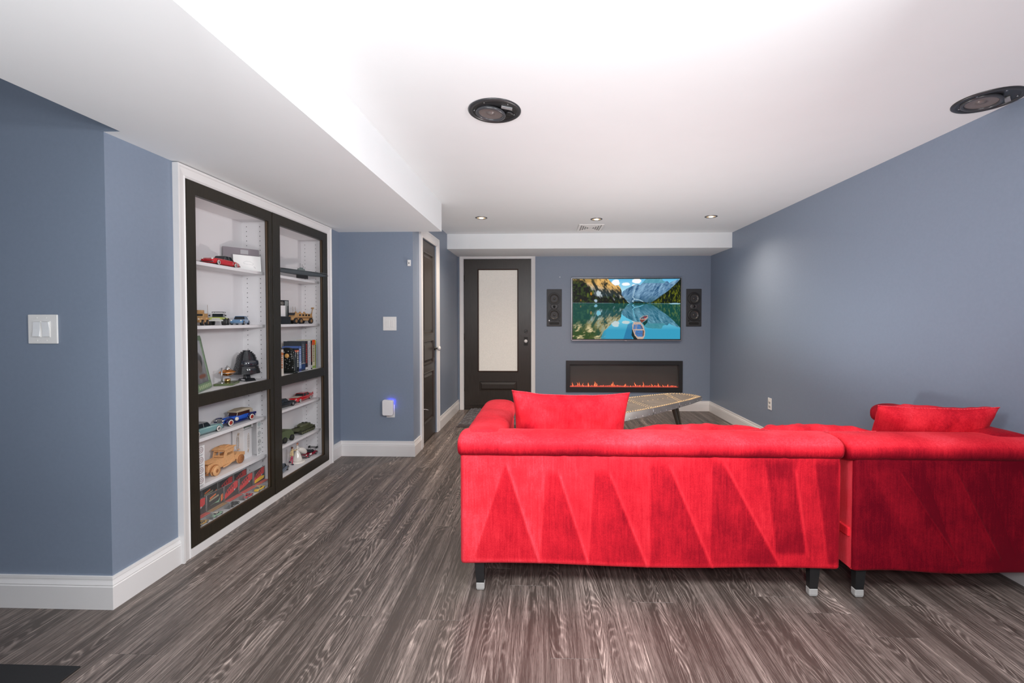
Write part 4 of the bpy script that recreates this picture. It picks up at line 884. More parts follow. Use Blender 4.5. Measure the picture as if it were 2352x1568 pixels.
# ---- second shelf
def box_vehicle_4x4(label, loc, hd, col, dark, name, s=1.0):
    t = thing(name, label, 'model truck', loc, hd)
    L, W = 0.15*s, 0.088*s; r = 0.0165*s
    g = G(); g.prism([(-.5*L, .018*s), (.46*L, .018*s), (.5*L, .034*s), (.48*L, .046*s), (.12*L, .052*s), (.04*L, .072*s), (-.5*L, .072*s)], -W*.42, W*.42, 'xz'); g.build('hull', col, t, bevel=0.002)
    for a, b in ((.17, .47), (-.5, -.2)):
        for q in (-1, 1): G().box(a*L, b*L, min(q*W*.40, q*W*.5), max(q*W*.40, q*W*.5), .034*s, .048*s).build('fender', col, t, bevel=0.002)
    g = G(); g.box(-.02*L, .10*L, -W*.36, -W*.03, .054*s, .068*s); g.box(-.02*L, .10*L, W*.03, W*.36, .054*s, .068*s); g.m = None; g.build('windscreen', GLS, t)
    g = G(); g.cyl((-.18*L, 0, .072*s), (-.18*L, 0, .078*s), .030*s, n=12); g.box(-.30*L, -.06*L, -.026*s, .026*s, .078*s, .092*s); g.build('turret', col, t, bevel=0.002)
    G().tube([(-.10*L, 0, .088*s), (.12*L, 0, .090*s)], .0022*s).build('gun_barrel', dark, t)
    G().box(.5*L, .53*L, -W*.34, W*.34, .020*s, .030*s).build('bumper', dark, t)
    for q in (-1, 1):
        g = G(); g.lathe([(.004*s, 0), (.004*s, .003*s), (.0003, .004*s)], (.492*L, q*W*.30, .038*s), (1, 0, 0), n=8); g.build('headlight', M('headlight', (0.8, 0.8, 0.75), 0.1), t)
    wheels(t, L, W, (-.33*L, .32*L), r, dark, tw=.016*s)
    G().tube([(-.46*L, W*.42, .05*s), (-.47*L, W*.42, .125*s)], .0008).build('antenna', dark, t)
    return t
box_vehicle_4x4('tan armoured four-wheel model with turret at the left end of its shelf', (-1.965, 2.490, ZB_), -PI/2+0.42, SAND, SANDD, 'model_armoured_car', 0.95)
t = thing('model_off_roader', 'lime green off-road model truck with big tyres and a white roof rack', 'model truck', (-1.957, 2.645, ZB_), -PI/2+0.46)
LIME = paint('lime_paint', (172, 182, 92), 0.3, coat=0.3)
G().prism([(-.06, .028), (.062, .028), (.064, .040), (.060, .047), (.016, .050), (-.060, .050)], -.030, .030, 'xz').build('body', LIME, t, bevel=0.003)
for q in (-1, 1):
    for a in (-.062, .022): G().box(a, a+.042, min(q*.028, q*.043), max(q*.028, q*.043), .036, .043).build('fender', LIME, t, bevel=0.002)
G().prism([(-.050, .049), (.016, .049), (.008, .070), (-.048, .070)], -.027, .027, 'xz').build('cabin_glass', GLS, t)
G().box(-.052, .010, -.029, .029, .069, .073).build('roof', WHT, t, bevel=0.001)
g = G(); ringbox(g, -.02, 0, .032, .030, .003, .077, .080)
for x in (-.04, -.02, 0.0): g.box(x-.001, x+.001, -.028, .028, .077, .080)
for x in (-.05, .008):
    for q in (-1, 1): g.box(x-.001, x+.001, q*.028-.001, q*.028+.001, .072, .078)
g.build('roof_rack', BLACK, t)
g = G(); g.box(.062, .068, -.036, .036, .024, .033); g.box(.063, .066, -.020, .020, .034, .042); g.build('front_bumper', paint('silver_bumper', (190, 190, 186), 0.3), t)
for q in (-1, 1): G().box(.012, .020, q*.040-.004, q*.040+.004, .054, .062).build('wing_mirror', BLACK, t)
wheels(t, .13, .094, (-.042, .042), .021, M('dark_hub', (0.1, 0.1, 0.1), 0.4), tw=.022)
car('pale blue 1960s model sedan on the second shelf from the top', (-1.962, 2.848, ZB_), -PI/2+0.36, 0.185, 0.074, 0.056, BLUE, ww=False, cab=(-.28, .10))
# ---- middle shelf
pf = thing('framed_picture', 'green framed dark portrait picture leaning at the left of the middle shelf', 'frame', (-1.925, 2.488, ZM), PI/2+0.37)
Rm = Matrix.Translation((0, 0, 0.002)) @ Matrix.Rotation(-0.19, 4, 'X')
GRN = M('verdigris_frame', s2l((118, 140, 112)), 0.5, noise=0.35, nscale=60)
g = G(); g.m = Rm; bw = .020
for b in ((-.110, .110, 0, .040), (-.110, .110, .285, .310), (-.110, -.090, .040, .285), (.088, .110, .040, .285)): g.box(b[0], b[1], -.007, .007, b[2], b[3])
g.build('frame', GRN, pf, bevel=0.003)
g = G(); g.m = Rm
for k in range(7): g.box(-.092+.028*k, -.078+.028*k, -.0085, -.006, .010, .030)
g.build('stud_ornament', M('pale_green', s2l((165, 178, 140)), 0.5), pf)['kind'] = 'stuff'
def portrait(U, V):
    n = vnoise(U, V, 5, 7, 61, 4); c = mixc(np.array([0.42, 0.43, 0.46])*np.ones(U.shape+(3,)), (0.10, 0.10, 0.10), (V-.30)*1.2+n-.4)
    q = ((U-.52)/.30)**2+((V-.46)/.20)**2+(n-.5)*1.2; c = mixc(c, (0.025, 0.022, 0.022), (1.1-q)*3)
    q = ((U-.50)/.18)**2+((V-.62)/.17)**2+(n-.5); c = mixc(c, (0.17, 0.14, 0.12), (1.0-q)*2.5)
    q = ((U-.55)/.34)**2+((V-.84)/.06)**2+(n-.5); return mixc(c, (0.22, 0.09, 0.06), (1-q)*1.5)
g = G(); print_grid(g, -.090, .088, .040, .285, -.003, 40, 54, portrait); g.v = [tuple(Rm @ Vector(p)) for p in g.v]; g.build('picture', attr_mat('portrait_print', 0.3), pf)
lm = thing('desk_ornament', 'copper disc ornament on chrome post with gold candle cup on green marble slab', 'ornament', (-1.962, 2.722, ZM), 0.35)
MARB = M('green_marble', s2l((92, 104, 70)), 0.25, noise=0.5, nscale=30)
G().box(-.052, .052, -.075, .060, 0, .013).build('marble_base', MARB, lm, bevel=0.002)
g = G(); g.cyl((-.012, -.058, .012), (-.012, -.058, .108), .0042, n=12); g.lathe([(.0075, .012), (.0075, .018), (.004, .02)], (-.012, -.058, 0), n=12); g.build('post', CHROME, lm)
COP = M('copper', s2l((200, 128, 62)), 0.25, 0.8)
g = G(); g.lathe([(.003, .050), (.022, .056), (.040, .066), (.047, .072), (.040, .080), (.022, .090), (.012, .092)], (0, 0.002, 0), n=28, cap=True); g.build('copper_disc', COP, lm)
g = G(); g.torus((0, .002, .072), .049, .0022, n=28); g.tube([(-.012, -.058, .073), (0, -.047, .072)], .002); g.tube([(0, .050, .072), (0, .060, .078), (0, .060, .084)], .002); g.build('chrome_ring', CHROME, lm)
g = G(); g.lathe([(.017, .092), (.015, .100), (.006, .110), (.001, .118)], (0, .002, 0), n=12); g.build('finial', CHROME, lm)
g = G(); g.tube([(-.012, -.058, .104), (0, -.012, .106)], .0009); g.tube([(-.012, -.058, .100), (0, -.012, .099)], .0009); g.build('wire_arm', CHROME, lm)
g = G(); g.lathe([(.0155, .013), (.0165, .034), (.014, .034), (.013, .030), (.001, .030)], (0, .004, 0), n=20, cap=True); g.build('candle_cup', GOLD, lm)
# plain dark studded helmet on a stand (generic)
hb = thing('helmet_ornament', 'black brick-textured helmet ornament on a dark pedestal beside the copper ornament', 'ornament', (-1.950, 2.888, ZM), -0.45)
HB = M('helmet_black', (0.018, 0.019, 0.022), 0.3, noise=0.3, nscale=60, coat=0.3)
g = G(); g.prism([(-.050, 0), (.050, 0), (.032, .016), (-.032, .016)], -.032, .032, 'xz'); g.prism([(-.020, .016), (.020, .016), (.012, .048), (-.012, .048)], -.014, .014, 'xz'); g.build('pedestal', HB, hb, bevel=0.002)
g = G(); g.box(-.004, .030, -.0335, -.031, .006, .014); g.m = None; g.build('name_plate', paint('plate_white', (205, 205, 208), 0.3), hb)
def hr(u): return .084-.046*u if u < .5 else .061*math.sqrt(max(.04, 1-((u-.5)/.54)**2))
g = G()
for i in range(16):
    z = .048+i*.0095; rx = hr(i/15); n = 22; ring = lambda zz, q: [(q*math.cos(2*PI*j/n)*(1 if math.cos(2*PI*j/n) < .3 else .86), q*.95*math.sin(2*PI*j/n), zz) for j in range(n)]
    g.loft([ring(z, rx), ring(z+.0078, rx), ring(z+.0095, rx*.985)], True, False)
g.build('brick_shell', HB, hb)
g = G(); random.seed(9)
for i in range(1, 13):
    z = .052+i*.0095; rx = hr(i/15)
    for j in range(24):
        a = 2*PI*j/24+i*.13
        if math.cos(a) > .35: continue
        g.lathe([(.0030, 0), (.0026, .0022), (.0002, .0023)], (rx*math.cos(a), rx*.95*math.sin(a), z), (math.cos(a), math.sin(a), 0), n=6)
g.build('studs', M('stud_grey', (0.06, 0.063, 0.07), 0.25, coat=0.4), hb)['kind'] = 'stuff'
g = G(); rings = []
for z, q in ((.098, .068), (.104, .074), (.128, .071), (.136, .063)): rings.append([(q*math.cos(-1.0+2.0*k/14)*.93, q*.95*math.sin(-1.0+2.0*k/14), z) for k in range(15)])
g.loft(rings, False, True, False); g.build('visor', M('gloss_visor', (0.02, 0.024, 0.034), 0.06, coat=1.0), hb)
g = G(); rings = []
for z, q in ((.040, .045), (.048, .071), (.075, .073), (.092, .066)): rings.append([(q*math.cos(-.9+1.8*k/12)*.95, q*.85*math.sin(-.9+1.8*k/12), z) for k in range(13)])
g.loft(rings, False, True, False); g.build('chin_guard', M('gloss_chin', (0.016, 0.017, 0.02), 0.15, coat=0.6), hb)
# ---- vehicles below the rail, near unit
car('teal and silver 1950s model sedan partly hidden by the near door frame', (-1.968, 2.515, ZD), PI/2-0.08, 0.235, 0.085, 0.072, TEAL, paint('silver_roof', (150, 150, 152), 0.3), ww=True)
vt_ = thing('vintage_model_car', 'royal blue vintage touring model car with tan soft top and whitewall wheels', 'model car', (-1.975, 2.808, ZD), -PI/2-0.08); vt_.scale = (1.06, 1.0, 0.95)
def bx(name, m, *b, bv=0.002): return G().box(*b).build(name, m, vt_, bevel=bv)
g = G(); g.loft([sect(-.125, .026, .022, .046), sect(-.10, .034, .020, .052), sect(-.04, .036, .020, .052), sect(.02, .033, .020, .052), sect(.035, .026, .020, .050), sect(.115, .019, .020, .046)]); g.build('body', DBLUE, vt_)
g = G(); g.prism([(.112, .018), (.122, .018), (.122, .050), (.117, .055), (.112, .050)], -.016, .016, 'xz'); g.build('radiator', CHROME, vt_, bevel=0.002)
TAN = paint('tan_canvas', (186, 172, 150), 0.8)
g = G(); g.prism([(-.106, .052), (-.088, .052), (-.082, .072), (.022, .072), (.030, .075), (.022, .082), (-.030, .090), (-.090, .086), (-.106, .074)], -.034, .034, 'xz'); g.build('soft_top', TAN, vt_, bevel=0.003)
g = G(); g.box(-.080, .018, -.031, .031, .050, .073); g.build('windows', M('maroon_dark', (0.05, 0.015, 0.012), 0.3), vt_)
g = G(); g.tube([(.022, -.030, .050), (.016, -.030, .073)], .0012); g.tube([(.022, .030, .050), (.016, .030, .073)], .0012); g.tube([(-.032, -.0325, .050), (-.032, -.0325, .073)], .0012); g.build('window_posts', CREAM, vt_)
for s in (-1, 1):
    for cx_ in (.085, -.085):
        rings = []
        for k in range(9):
            a = PI*(.02+.90*k/8) if cx_ > 0 else PI*(.08+.90*k/8); R = .0275
            c0 = Vector((cx_+R*math.cos(a), s*.036, .023+R*math.sin(a))); d = Vector((math.cos(a), 0, math.sin(a)))
            rings.append([c0+d*.0016+Vector((0, .010, 0)), c0+d*.0016-Vector((0, .010, 0)), c0-d*.0012-Vector((0, .010, 0)), c0-d*.0012+Vector((0, .010, 0))])
        G().loft(rings).build('fender', NAVY, vt_)
    bx('running_board', NAVY, -.060, .060, s*.036-.010, s*.036+.010, .014, .018)
    g = G(); g.lathe([(.008, -.004), (.008, .004), (.0003, .006)], (.122, s*.022, .042), (1, 0, 0), n=12); g.build('headlamp', CHROME, vt_)
    g = G(); g.lathe([(.0125, -.004), (.0125, .004), (.008, .005), (.0003, .006)], (.030, s*.036, .034), (0, s, 0), n=18, cap=True); g.build('spare_wheel', WW, vt_)
g = G(); g.box(-.150, -.126, -.024, .024, .030, .046); g.build('luggage_trunk', NAVY, vt_, bevel=0.002)
wheels(vt_, .25, .090, (-.085, .085), .022, M('red_hub', s2l((160, 50, 38)), 0.3), ww=True, tw=.010)
# ---- wooden truck
wt = thing('wooden_model_truck', 'large laser-cut plywood model truck with slatted cab', 'model truck', (-1.985, 2.680, ZE), -PI/2+0.03); wt.scale = (1.13, 1.05, 1.04)
def wb(name, *b, m=WOOD): return G().box(*b).build(name, m, wt, bevel=0.0008)
for s in (-1, 1):
    wb('chassis_rail', -.15, .13, s*.022-.002, s*.022+.002, .022, .032)
    g = G(); g.prism([(.01, .032), (.135, .032), (.135, .060), (.125, .070), (.01, .078)], s*.030-.0015, s*.030+.0015, 'xz'); g.build('hood_side', WOOD, wt)
    g = G(); g.prism([(-.07, .032), (.012, .032), (.012, .085), (.0, .118), (-.07, .118), (-.07, .095), (-.015, .095), (-.008, .080), (-.07, .080)], s*.032-.0015, s*.032+.0015, 'xz'); g.build('cab_side', WOOD, wt)
    for k in range(2):
        g = G(); pts = []
        for q in range(10): a = PI*(.05+.9*q/9); pts.append((.092+(.036-.004*k)*math.cos(a), .026+(.036-.004*k)*math.sin(a)))
        for q in range(9, -1, -1): a = PI*(.05+.9*q/9); pts.append((.092+(.030-.004*k)*math.cos(a), .026+(.030-.004*k)*math.sin(a)))
        g.prism(pts, s*(.040+.005*k)-.002, s*(.040+.005*k)+.002, 'xz'); g.build('fender_arch', WOOD if k else WOODD, wt)
    g = G(); g.prism([(-.16, .040), (-.075, .036), (-.02, .020), (.02, .020), (.02, .028), (-.02, .030), (-.07, .052), (-.10, .075), (-.16, .060)], s*.034-.002, s*.034+.002, 'xz'); g.build('flatbed_side', WOOD, wt)
for k in range(7): y = -.027+.009*k; wb('hood_slat', .012, .128, y-.0035, y+.0035, .074-.0002*abs(y)*10, .077)
wb('radiator_frame', .128, .134, -.028, .028, .030, .072, m=WOODD)
for k in range(5): wb('radiator_slat', .133, .136, -.024+.012*k-.002, -.024+.012*k+.002, .034, .068)
g = G(); g.prism([(-.080, .118), (.012, .116), (.016, .121), (-.010, .130), (-.060, .130), (-.084, .123)], -.038, .038, 'xz'); g.build('cab_roof', WOOD, wt, bevel=0.001)
wb('roof_hatch', -.055, -.02, -.018, .018, .130, .135)
wb('cab_back', -.071, -.067, -.030, .030, .035, .118); wb('windscreen_frame', .004, .008, -.030, .030, .108, .118); wb('windscreen_frame', .004, .008, -.030, .030, .078, .086); wb('windscreen_post', .004, .008, -.002, .002, .084, .110)
for k in range(5): wb('bed_slat', -.155+.017*k, -.143+.017*k, -.034, .034, .058, .061)
wb('tail_arm', -.164, -.150, -.004, .004, .070, .074)
wb('front_bumper', .145, .150, -.045, .045, .020, .028, m=WOODD); wb('front_axle', .088, .096, -.045, .045, .022, .030, m=WOODD); wb('side_step', -.03, .03, -.050, -.036, .018, .021)
for x in (-.115, .092):
    for s in (-1, 1):
        for k in range(3 if x > 0 else 2):
            y = s*(.036+.007*k); rr = .0275-(.001 if k == 1 else 0)
            g = G(); g.lathe([(.010, -.0025), (rr, -.0025), (rr, .0025), (.010, .0025)], (x, y, .0275), (0, s, 0), n=24); g.build('wheel_disc', WOOD if k != 1 else WOODD, wt)
        g = G(); yy = s*(.050 if x > 0 else .043)
        for q in range(6): a = 2*PI*q/6; g.tube([(x, yy, .0275), (x+.019*math.cos(a), yy, .0275+.019*math.sin(a))], .0016, 5)
        g.lathe([(.0115, -.001), (.0115, .0015), (.006, .002), (.0003, .002)], (x, yy, .0275), (0, s, 0), n=14); g.torus((x, yy, .0275), .0185, .0012, (0, s, 0), 20, 5); g.build('spoke_wheel', WOODD, wt)
# ---- white printed boxes behind the wooden truck
GOLDP = paint('print_gold', (176, 130, 60), 0.5); GREY = paint('print_grey', (120, 122, 124), 0.5); INK = paint('print_ink', (66, 60, 60), 0.5)
wbx = thing('white_box', 'large white carton with flame emblems standing behind the wooden truck', 'box', (-2.0, 2.905, ZE), 0)
bxm = WHT
g = G(); g.box(-.045, .030, -.030, .055, 0, .193); g.build('carton', bxm, wbx, bevel=0.001)
def flame_logo(parent, fn, m1, m2):
    # an elongated flame emblem: ribbon with a forked tip and hollow letters
    def tr(pts): return [fn(*p) for p in pts]
    g = G()
    out = [(0, 0), (.10, -.16), (.30, -.22), (.55, -.20), (.75, -.12), (1.0, .10), (.84, .04), (.97, .30), (.76, .14), (.55, .22), (.30, .20), (.10, .12)]
    P = tr(out); n = len(P)
    for a, b in zip(P, P[1:]+P[:1]): g.cyl(a, b, .0007, n=4)
    g.build('flame_outline', m1, parent)['kind'] = 'stuff'
    g = G()
    for k in range(5):
        a = .12+.13*k; w_ = .085
        P = tr([(a, -.10), (a+w_, -.11), (a+w_, .12), (a, .11)])
        for p, q in zip(P, P[1:]+P[:1]): g.cyl(p, q, .0006, n=4)
    g.build('emblem_lettering', m2, parent)['kind'] = 'stuff'
flame_logo(wbx, lambda a, b: (b*.040-.008, -.0305, .060+a*.120), GOLDP, INK)
flame_logo(wbx, lambda a, b: (.0303, .020-b*.035, .165-a*.130), GOLDP, GREY)
lid = thing('white_box', 'flat white carton with green lettering lying on top of the flame emblem carton', 'box', (-2.0, 2.920, ZE+.1935), 0)
G().box(-.045, .030, -.045, .055, 0, .042).build('carton', bxm, lid, bevel=0.001)
g = G()
for k in range(6): ringbox(g, 0, 0, .001, .001, .0005, 0, .001) if False else g.box(.0300, .0306, -.040+.013*k, -.031+.013*k, .010+.002*math.sin(k), .030)
g.build('green_lettering', paint('print_green', (70, 92, 78), 0.5), lid)['kind'] = 'stuff'
G().box(.0300, .0306, -.043, .050, .001, .003).build('ink_stripe', INK, lid)
def icon_panel(label, loc, w_, h, rows, col, rz=0):
    t = thing('display_panel', label, 'panel', loc, rz)
    G().box(-.003, .0, -w_/2, w_/2, 0, h).build('panel', bxm, t)
    for k in range(rows):
        z = h*(k+.62)/rows; r = min(w_*.28, h/rows*.28)
        g = G(); g.torus((.0008, 0, z), r, .0011, (1, 0, 0), 16, 4); g.torus((.0008, 0, z), r*.45, .0009, (1, 0, 0), 10, 4); g.build('round_icon', col[k % len(col)], t)
        g = G(); g.box(0, .0007, -w_*.36, w_*.30, z-r*1.75, z-r*1.65); g.box(0, .0007, -w_*.36, w_*.20, z-r*2.05, z-r*1.95); g.build('printed_line', GREY, t)['kind'] = 'stuff'
    return t
icon_panel('narrow white panel with four round grey icons at the right of the carton', (-1.936, 2.987, ZE), .044, .230, 4, [GREY, INK, GREY, paint('icon_teal', (110, 150, 150), 0.5)])
icon_panel('narrow white panel with red round icons behind the near door stile', (-1.885, 2.400, ZE), .056, .225, 4, [paint('icon_maroon', (120, 60, 60), 0.5)])
# ---- packaged toy cars on the bottom shelf
CLP = M('clear_blister', (0.9, 0.9, 0.9), 0.06, alpha=0.05, spec=0.5); CARD_R = paint('card_red', (205, 38, 38), 0.4); CARD_K = paint('card_black', (34, 30, 30), 0.4); CARD_O = paint('card_orange', (224, 112, 38), 0.4); EDGE = M('clear_edge', (0.75, 0.73, 0.72), 0.15, alpha=0.6)
def blister(label, y, x, kind, carc=None, z=ZF_, w_=.128, hh=.135, rear=False, toy='model_car'):
    t = thing('packaged_toy_car', label, 'toy package', (x, y, z), 0, 'clear-cased toy car packages on the bottom shelf')
    zb = .046; R = Matrix.Identity(4)
    G().box(-.0015, .0, -w_/2, w_/2, zb, hh).build('card', CARD_K, t)
    if kind == 'red':
        pts = [(-w_*.46, zb+.012), (w_*.10, zb+.030), (w_*.44, zb+.048), (w_*.46, hh-.004), (w_*.25, hh-.001), (-w_*.05, hh-.016), (-w_*.30, hh-.030), (-w_*.46, hh-.052)]
        G().prism(pts, 0.0001, .0009, 'yz').build('flame_print', CARD_R, t)
        g = G()
        for k in range(4): g.box(.0009, .0014, -w_*.34+w_*.13*k, -w_*.26+w_*.13*k, zb+.040+.007*k, zb+.056+.007*k)
        g.build('card_lettering', M('maroon_print', s2l((90, 16, 26)), 0.5), t)['kind'] = 'stuff'
        g = G(); g.sph((.001, w_*.22, zb+.040), .006, 8, 5, (.2, 1, 1)); g.build('emblem', paint('print_silver', (170, 175, 180), 0.4), t)
        G().box(.0, .028, -w_/2+.004, w_/2-.004, zb-.004, zb).build('bottom_strip', M('salmon_strip', s2l((200, 110, 104)), 0.4), t)
    elif kind == 'dark':
        G().prism([(-w_*.30, hh-.022), (w_*.05, hh-.012), (w_*.05, hh-.020), (-w_*.30, hh-.031)], .0001, .0010, 'yz').build('orange_banner', CARD_O, t)
        g = G()
        for k in range(8): g.box(.0001, .0010, -w_*.33+w_*.07*k, -w_*.28+w_*.07*k, zb+.046+.001*k, zb+.056+.001*k)
        g.build('card_lettering', paint('print_beige', (170, 160, 130), 0.5), t)['kind'] = 'stuff'
        G().prism([(-w_*.28, zb+.022), (w_*.20, zb+.028), (w_*.36, zb+.050), (w_*.30, zb+.040), (w_*.22, zb+.016), (w_*.10, zb+.020), (-w_*.05, zb+.024)], .0001, .0010, 'yz').build('printed_car', MINT, t)
        G().prism([(w_*.34, zb+.012), (w_*.46, zb+.018), (w_*.46, zb+.055), (w_*.36, zb+.050)], .0001, .0009, 'yz').build('orange_print', CARD_O, t)
        G().box(.0, .028, -w_/2+.004, w_/2-.004, zb-.004, zb).build('bottom_strip', paint('tan_strip', (170, 140, 110), 0.4), t)
    # clear shell: front cover below the card and an upper sheet
    g = G(); g.box(.0, .040, -w_/2, w_/2, .0005, .0015); g.box(.0395, .040, -w_/2, w_/2, .0015, .044); g.box(.003, .0035, -w_/2, w_/2, .044, hh+.003)
    for s in (-1, 1): g.box(.0, .040, s*w_/2-.0004, s*w_/2+.0001, .0015, .044); g.box(-.002, .0035, s*w_/2-.0004, s*w_/2+.0001, .044, hh+.003)
    g.build('clear_shell', CLP, t)
    g = G()
    for s in (-1, 1): g.tube([(.040, s*w_/2, .001), (.040, s*w_/2, .044), (.003, s*w_/2, .047), (.003, s*w_/2, hh+.003)], .0006, 4)
    g.tube([(.040, -w_/2, .044), (.040, w_/2, .044)], .0006, 4); g.tube([(.003, -w_/2, hh+.003), (.003, w_/2, hh+.003)], .0006, 4)
    g.build('shell_rim', EDGE, t)
    return t
blister('red carded toy car package at the left end, mostly behind the door stile', 2.392, -1.905, 'red', w_=.130)
blister('black carded package with orange banner and mint green toy car', 2.5285, -1.905, 'dark', w_=.134)
blister('red carded toy car package just right of the black carded one', 2.665, -1.905, 'red', w_=.124)
blister('red carded toy car package holding a red toy car', 2.800, -1.905, 'red', w_=.134)
pk = blister('red carded package with yellow toy cars at the right end', 2.932, -1.904, 'red', w_=.116)
G().prism([(-.052, .052), (.044, .058), (.050, .074), (.010, .082), (-.046, .072)], .0012, .0020, 'yz').build('yellow_print', YEL, pk)
def back_card(label, y, z, kind): 
    b = blister(label, y, -1.990, kind, z=z, rear=True); return b
back_card('dark carded package in the rear row at the left', 2.597, ZF_+.0, 'dark')
back_card('faded red carded package in the rear row behind the black card', 2.735, ZF_+.0, 'red')
back_card('faded red carded package in the rear row at the right', 2.868, ZF_+.0, 'red')
def toy(label, x, y, col, hd, roofc=None, L=.070, W=.030, H=.023):
    return car(label, (x, y, ZF_+.0020), hd, L, W, H, col, roofc, 'toy cars sealed in clear packages', small=True, name='toy_car', r=.0065)
toy('tiny gold toy car in the leftmost clear package', -1.884, 2.400, paint('toy_gold', (180, 140, 60), 0.3), PI/2+.0)
toy('tiny mint green toy car with cream roof in the black carded package', -1.884, 2.512, MINT, PI/2, CREAM)
toy('tiny black toy car in the clear package right of the mint one', -1.884, 2.655, BLK, PI/2)
toy('tiny red toy car in the clear package beside the yellow one', -1.884, 2.785, RED, PI/2)
toy('tiny yellow toy car in the rightmost clear package', -1.884, 2.905, YEL, PI/2, L=.080, W=.032, H=.028)
# ---------------------------------------------------------------- far unit
sb = thing('model_submarine', 'long dark grey model submarine poking out past the far door frame', 'model submarine', (-1.890, 3.455, ZA+.016), 1.303)
SUB = M('submarine_grey', s2l((74, 80, 84)), 0.5, noise=0.15, nscale=30)
g = G(); L = .572; rings = []
for k in range(17):
    u = k/16; x = -L/2+L*u; e = max(.06, math.sin(PI*min(max(u, .0), 1))**.45) if 0 < u < 1 else .05; h_ = .019*e
    rings.append([(x, .017*e*math.cos(2*PI*j/12), .028+h_*math.sin(2*PI*j/12)*(1 if math.sin(2*PI*j/12) > 0 else 1.1)) for j in range(12)])
g.loft(rings); g.build('hull', SUB, sb)
g = G(); g.prism([(-L*.49, -.004), (-L*.3, -.009), (L*.3, -.009), (L*.49, -.003), (L*.49, .003), (L*.3, .009), (-L*.3, .009), (-L*.49, .004)], .044, .0475, 'xy'); g.build('deck', paint('deck_grey', (92, 98, 100), 0.6), sb)
g = G(); g.prism([(-.035, .047), (.035, .047), (.030, .060), (-.028, .060)], -.007, .007, 'xz'); g.box(-.012, .016, -.005, .005, .060, .068); g.build('conning_tower', paint('tower_grey', (108, 120, 118), 0.5), sb, bevel=0.001)
for x, z in ((.010, .094), (-.008, .100), (.022, .082)): G().tube([(x, 0, .066), (x, 0, z)], .0011, 5).build('periscope', SUB, sb)
g = G(); g.tube([(-L*.45, 0, .052), (-.03, 0, .064)], .0004, 4); g.tube([(.03, 0, .064), (L*.45, 0, .052)], .0004, 4); g.build('rigging_wire', GREY, sb)
G().prism([(-.05, -.009), (.06, -.009), (.05, .009), (-.04, .009)], -.0155, .012, 'xy').build('keel_stand', BLACK, sb)
g = G(); g.box(L*.44, L*.485, -.018, .018, .028, .030); g.build('stern_plane', SUB, sb)
# second shelf, far
bk = thing('presentation_box', 'open black presentation box with white card beside the tan armoured truck', 'box', (-1.950, 3.290, ZB_), -0.45)
g = G(); g.box(-.040, .040, -.045, .045, 0, .056); g.build('base_box', BLK, bk, bevel=0.002)
g = G(); g.box(-.010, -.004, -.035, .045, .056, .178); g.box(-.004, .016, -.035, -.031, .056, .178); g.box(-.004, .016, .041, .045, .056, .178); g.box(-.004, .016, -.031, .041, .174, .178); g.build('lid', BLK, bk)
G().box(-.002, .002, -.020, .028, .058, .138).build('white_card', WHT, bk)
g = G(); g.lathe([(.016, 0), (.016, .003), (.0005, .004)], (-.003, .004, .156), (1, 0, 0), n=16); g.build('medallion', paint('medal_grey', (120, 116, 110), 0.3), bk)
t = thing('model_armoured_truck', 'tan six-wheeled armoured model truck with a raised rear mast', 'model truck', (-1.968, 3.560, ZB_), -PI/2-0.06); t.scale = (1.13, 1.08, 1.08)
g = G(); g.prism([(-.115, .034), (-.118, .048), (-.105, .074), (.080, .082), (.092, .062), (.098, .055), (.120, .050), (.124, .030), (.10, .024), (-.09, .024)], -.032, .032, 'xz'); g.build('hull', SAND, t, bevel=0.003)
g = G()
for x in (-.080, -.045, -.010, .028): g.box(x, x+.020, -.0335, -.031, .058, .070); g.box(x, x+.020, .031, .0335, .058, .070)
g.build('side_windows', GLS, t)
G().prism([(.081, .080), (.0935, .062), (.0945, .062), (.082, .0805)], -.026, .026, 'xz').build('windscreen', GLS, t)
g = G(); g.box(-.110, .090, -.0345, -.032, .040, .048); g.box(-.110, .090, .032, .0345, .040, .048); g.build('side_rail', SANDD, t)
for x in (-.06, -.01, .04): G().cyl((x, 0, .078), (x, 0, .090), .008, .006, 10).build('roof_hatch', SAND, t)
for x in (.07, .10): G().tube([(x, .02, .07), (x+.004, .02, .125)], .0008, 5).build('antenna', SANDD, t)
g = G(); g.lathe([(.019, -.004), (.019, .004), (.0005, .006)], (-.020, -.036, .045), (0, -1, 0), n=16, cap=True); g.build('spare_wheel', RUBBER, t)
g = G(); g.tube([(-.115, 0, .045), (-.150, 0, .040), (-.168, 0, .120)], .0028, 6); g.tube([(-.125, 0, .044), (-.160, 0, .090)], .0016, 6); g.cyl((-.168, -.008, .120), (-.168, .008, .120), .006, n=10); g.build('rear_mast', SAND, t)
wheels(t, .24, .082, (-.088, .035, .092), .0215, SANDD, tw=.016)
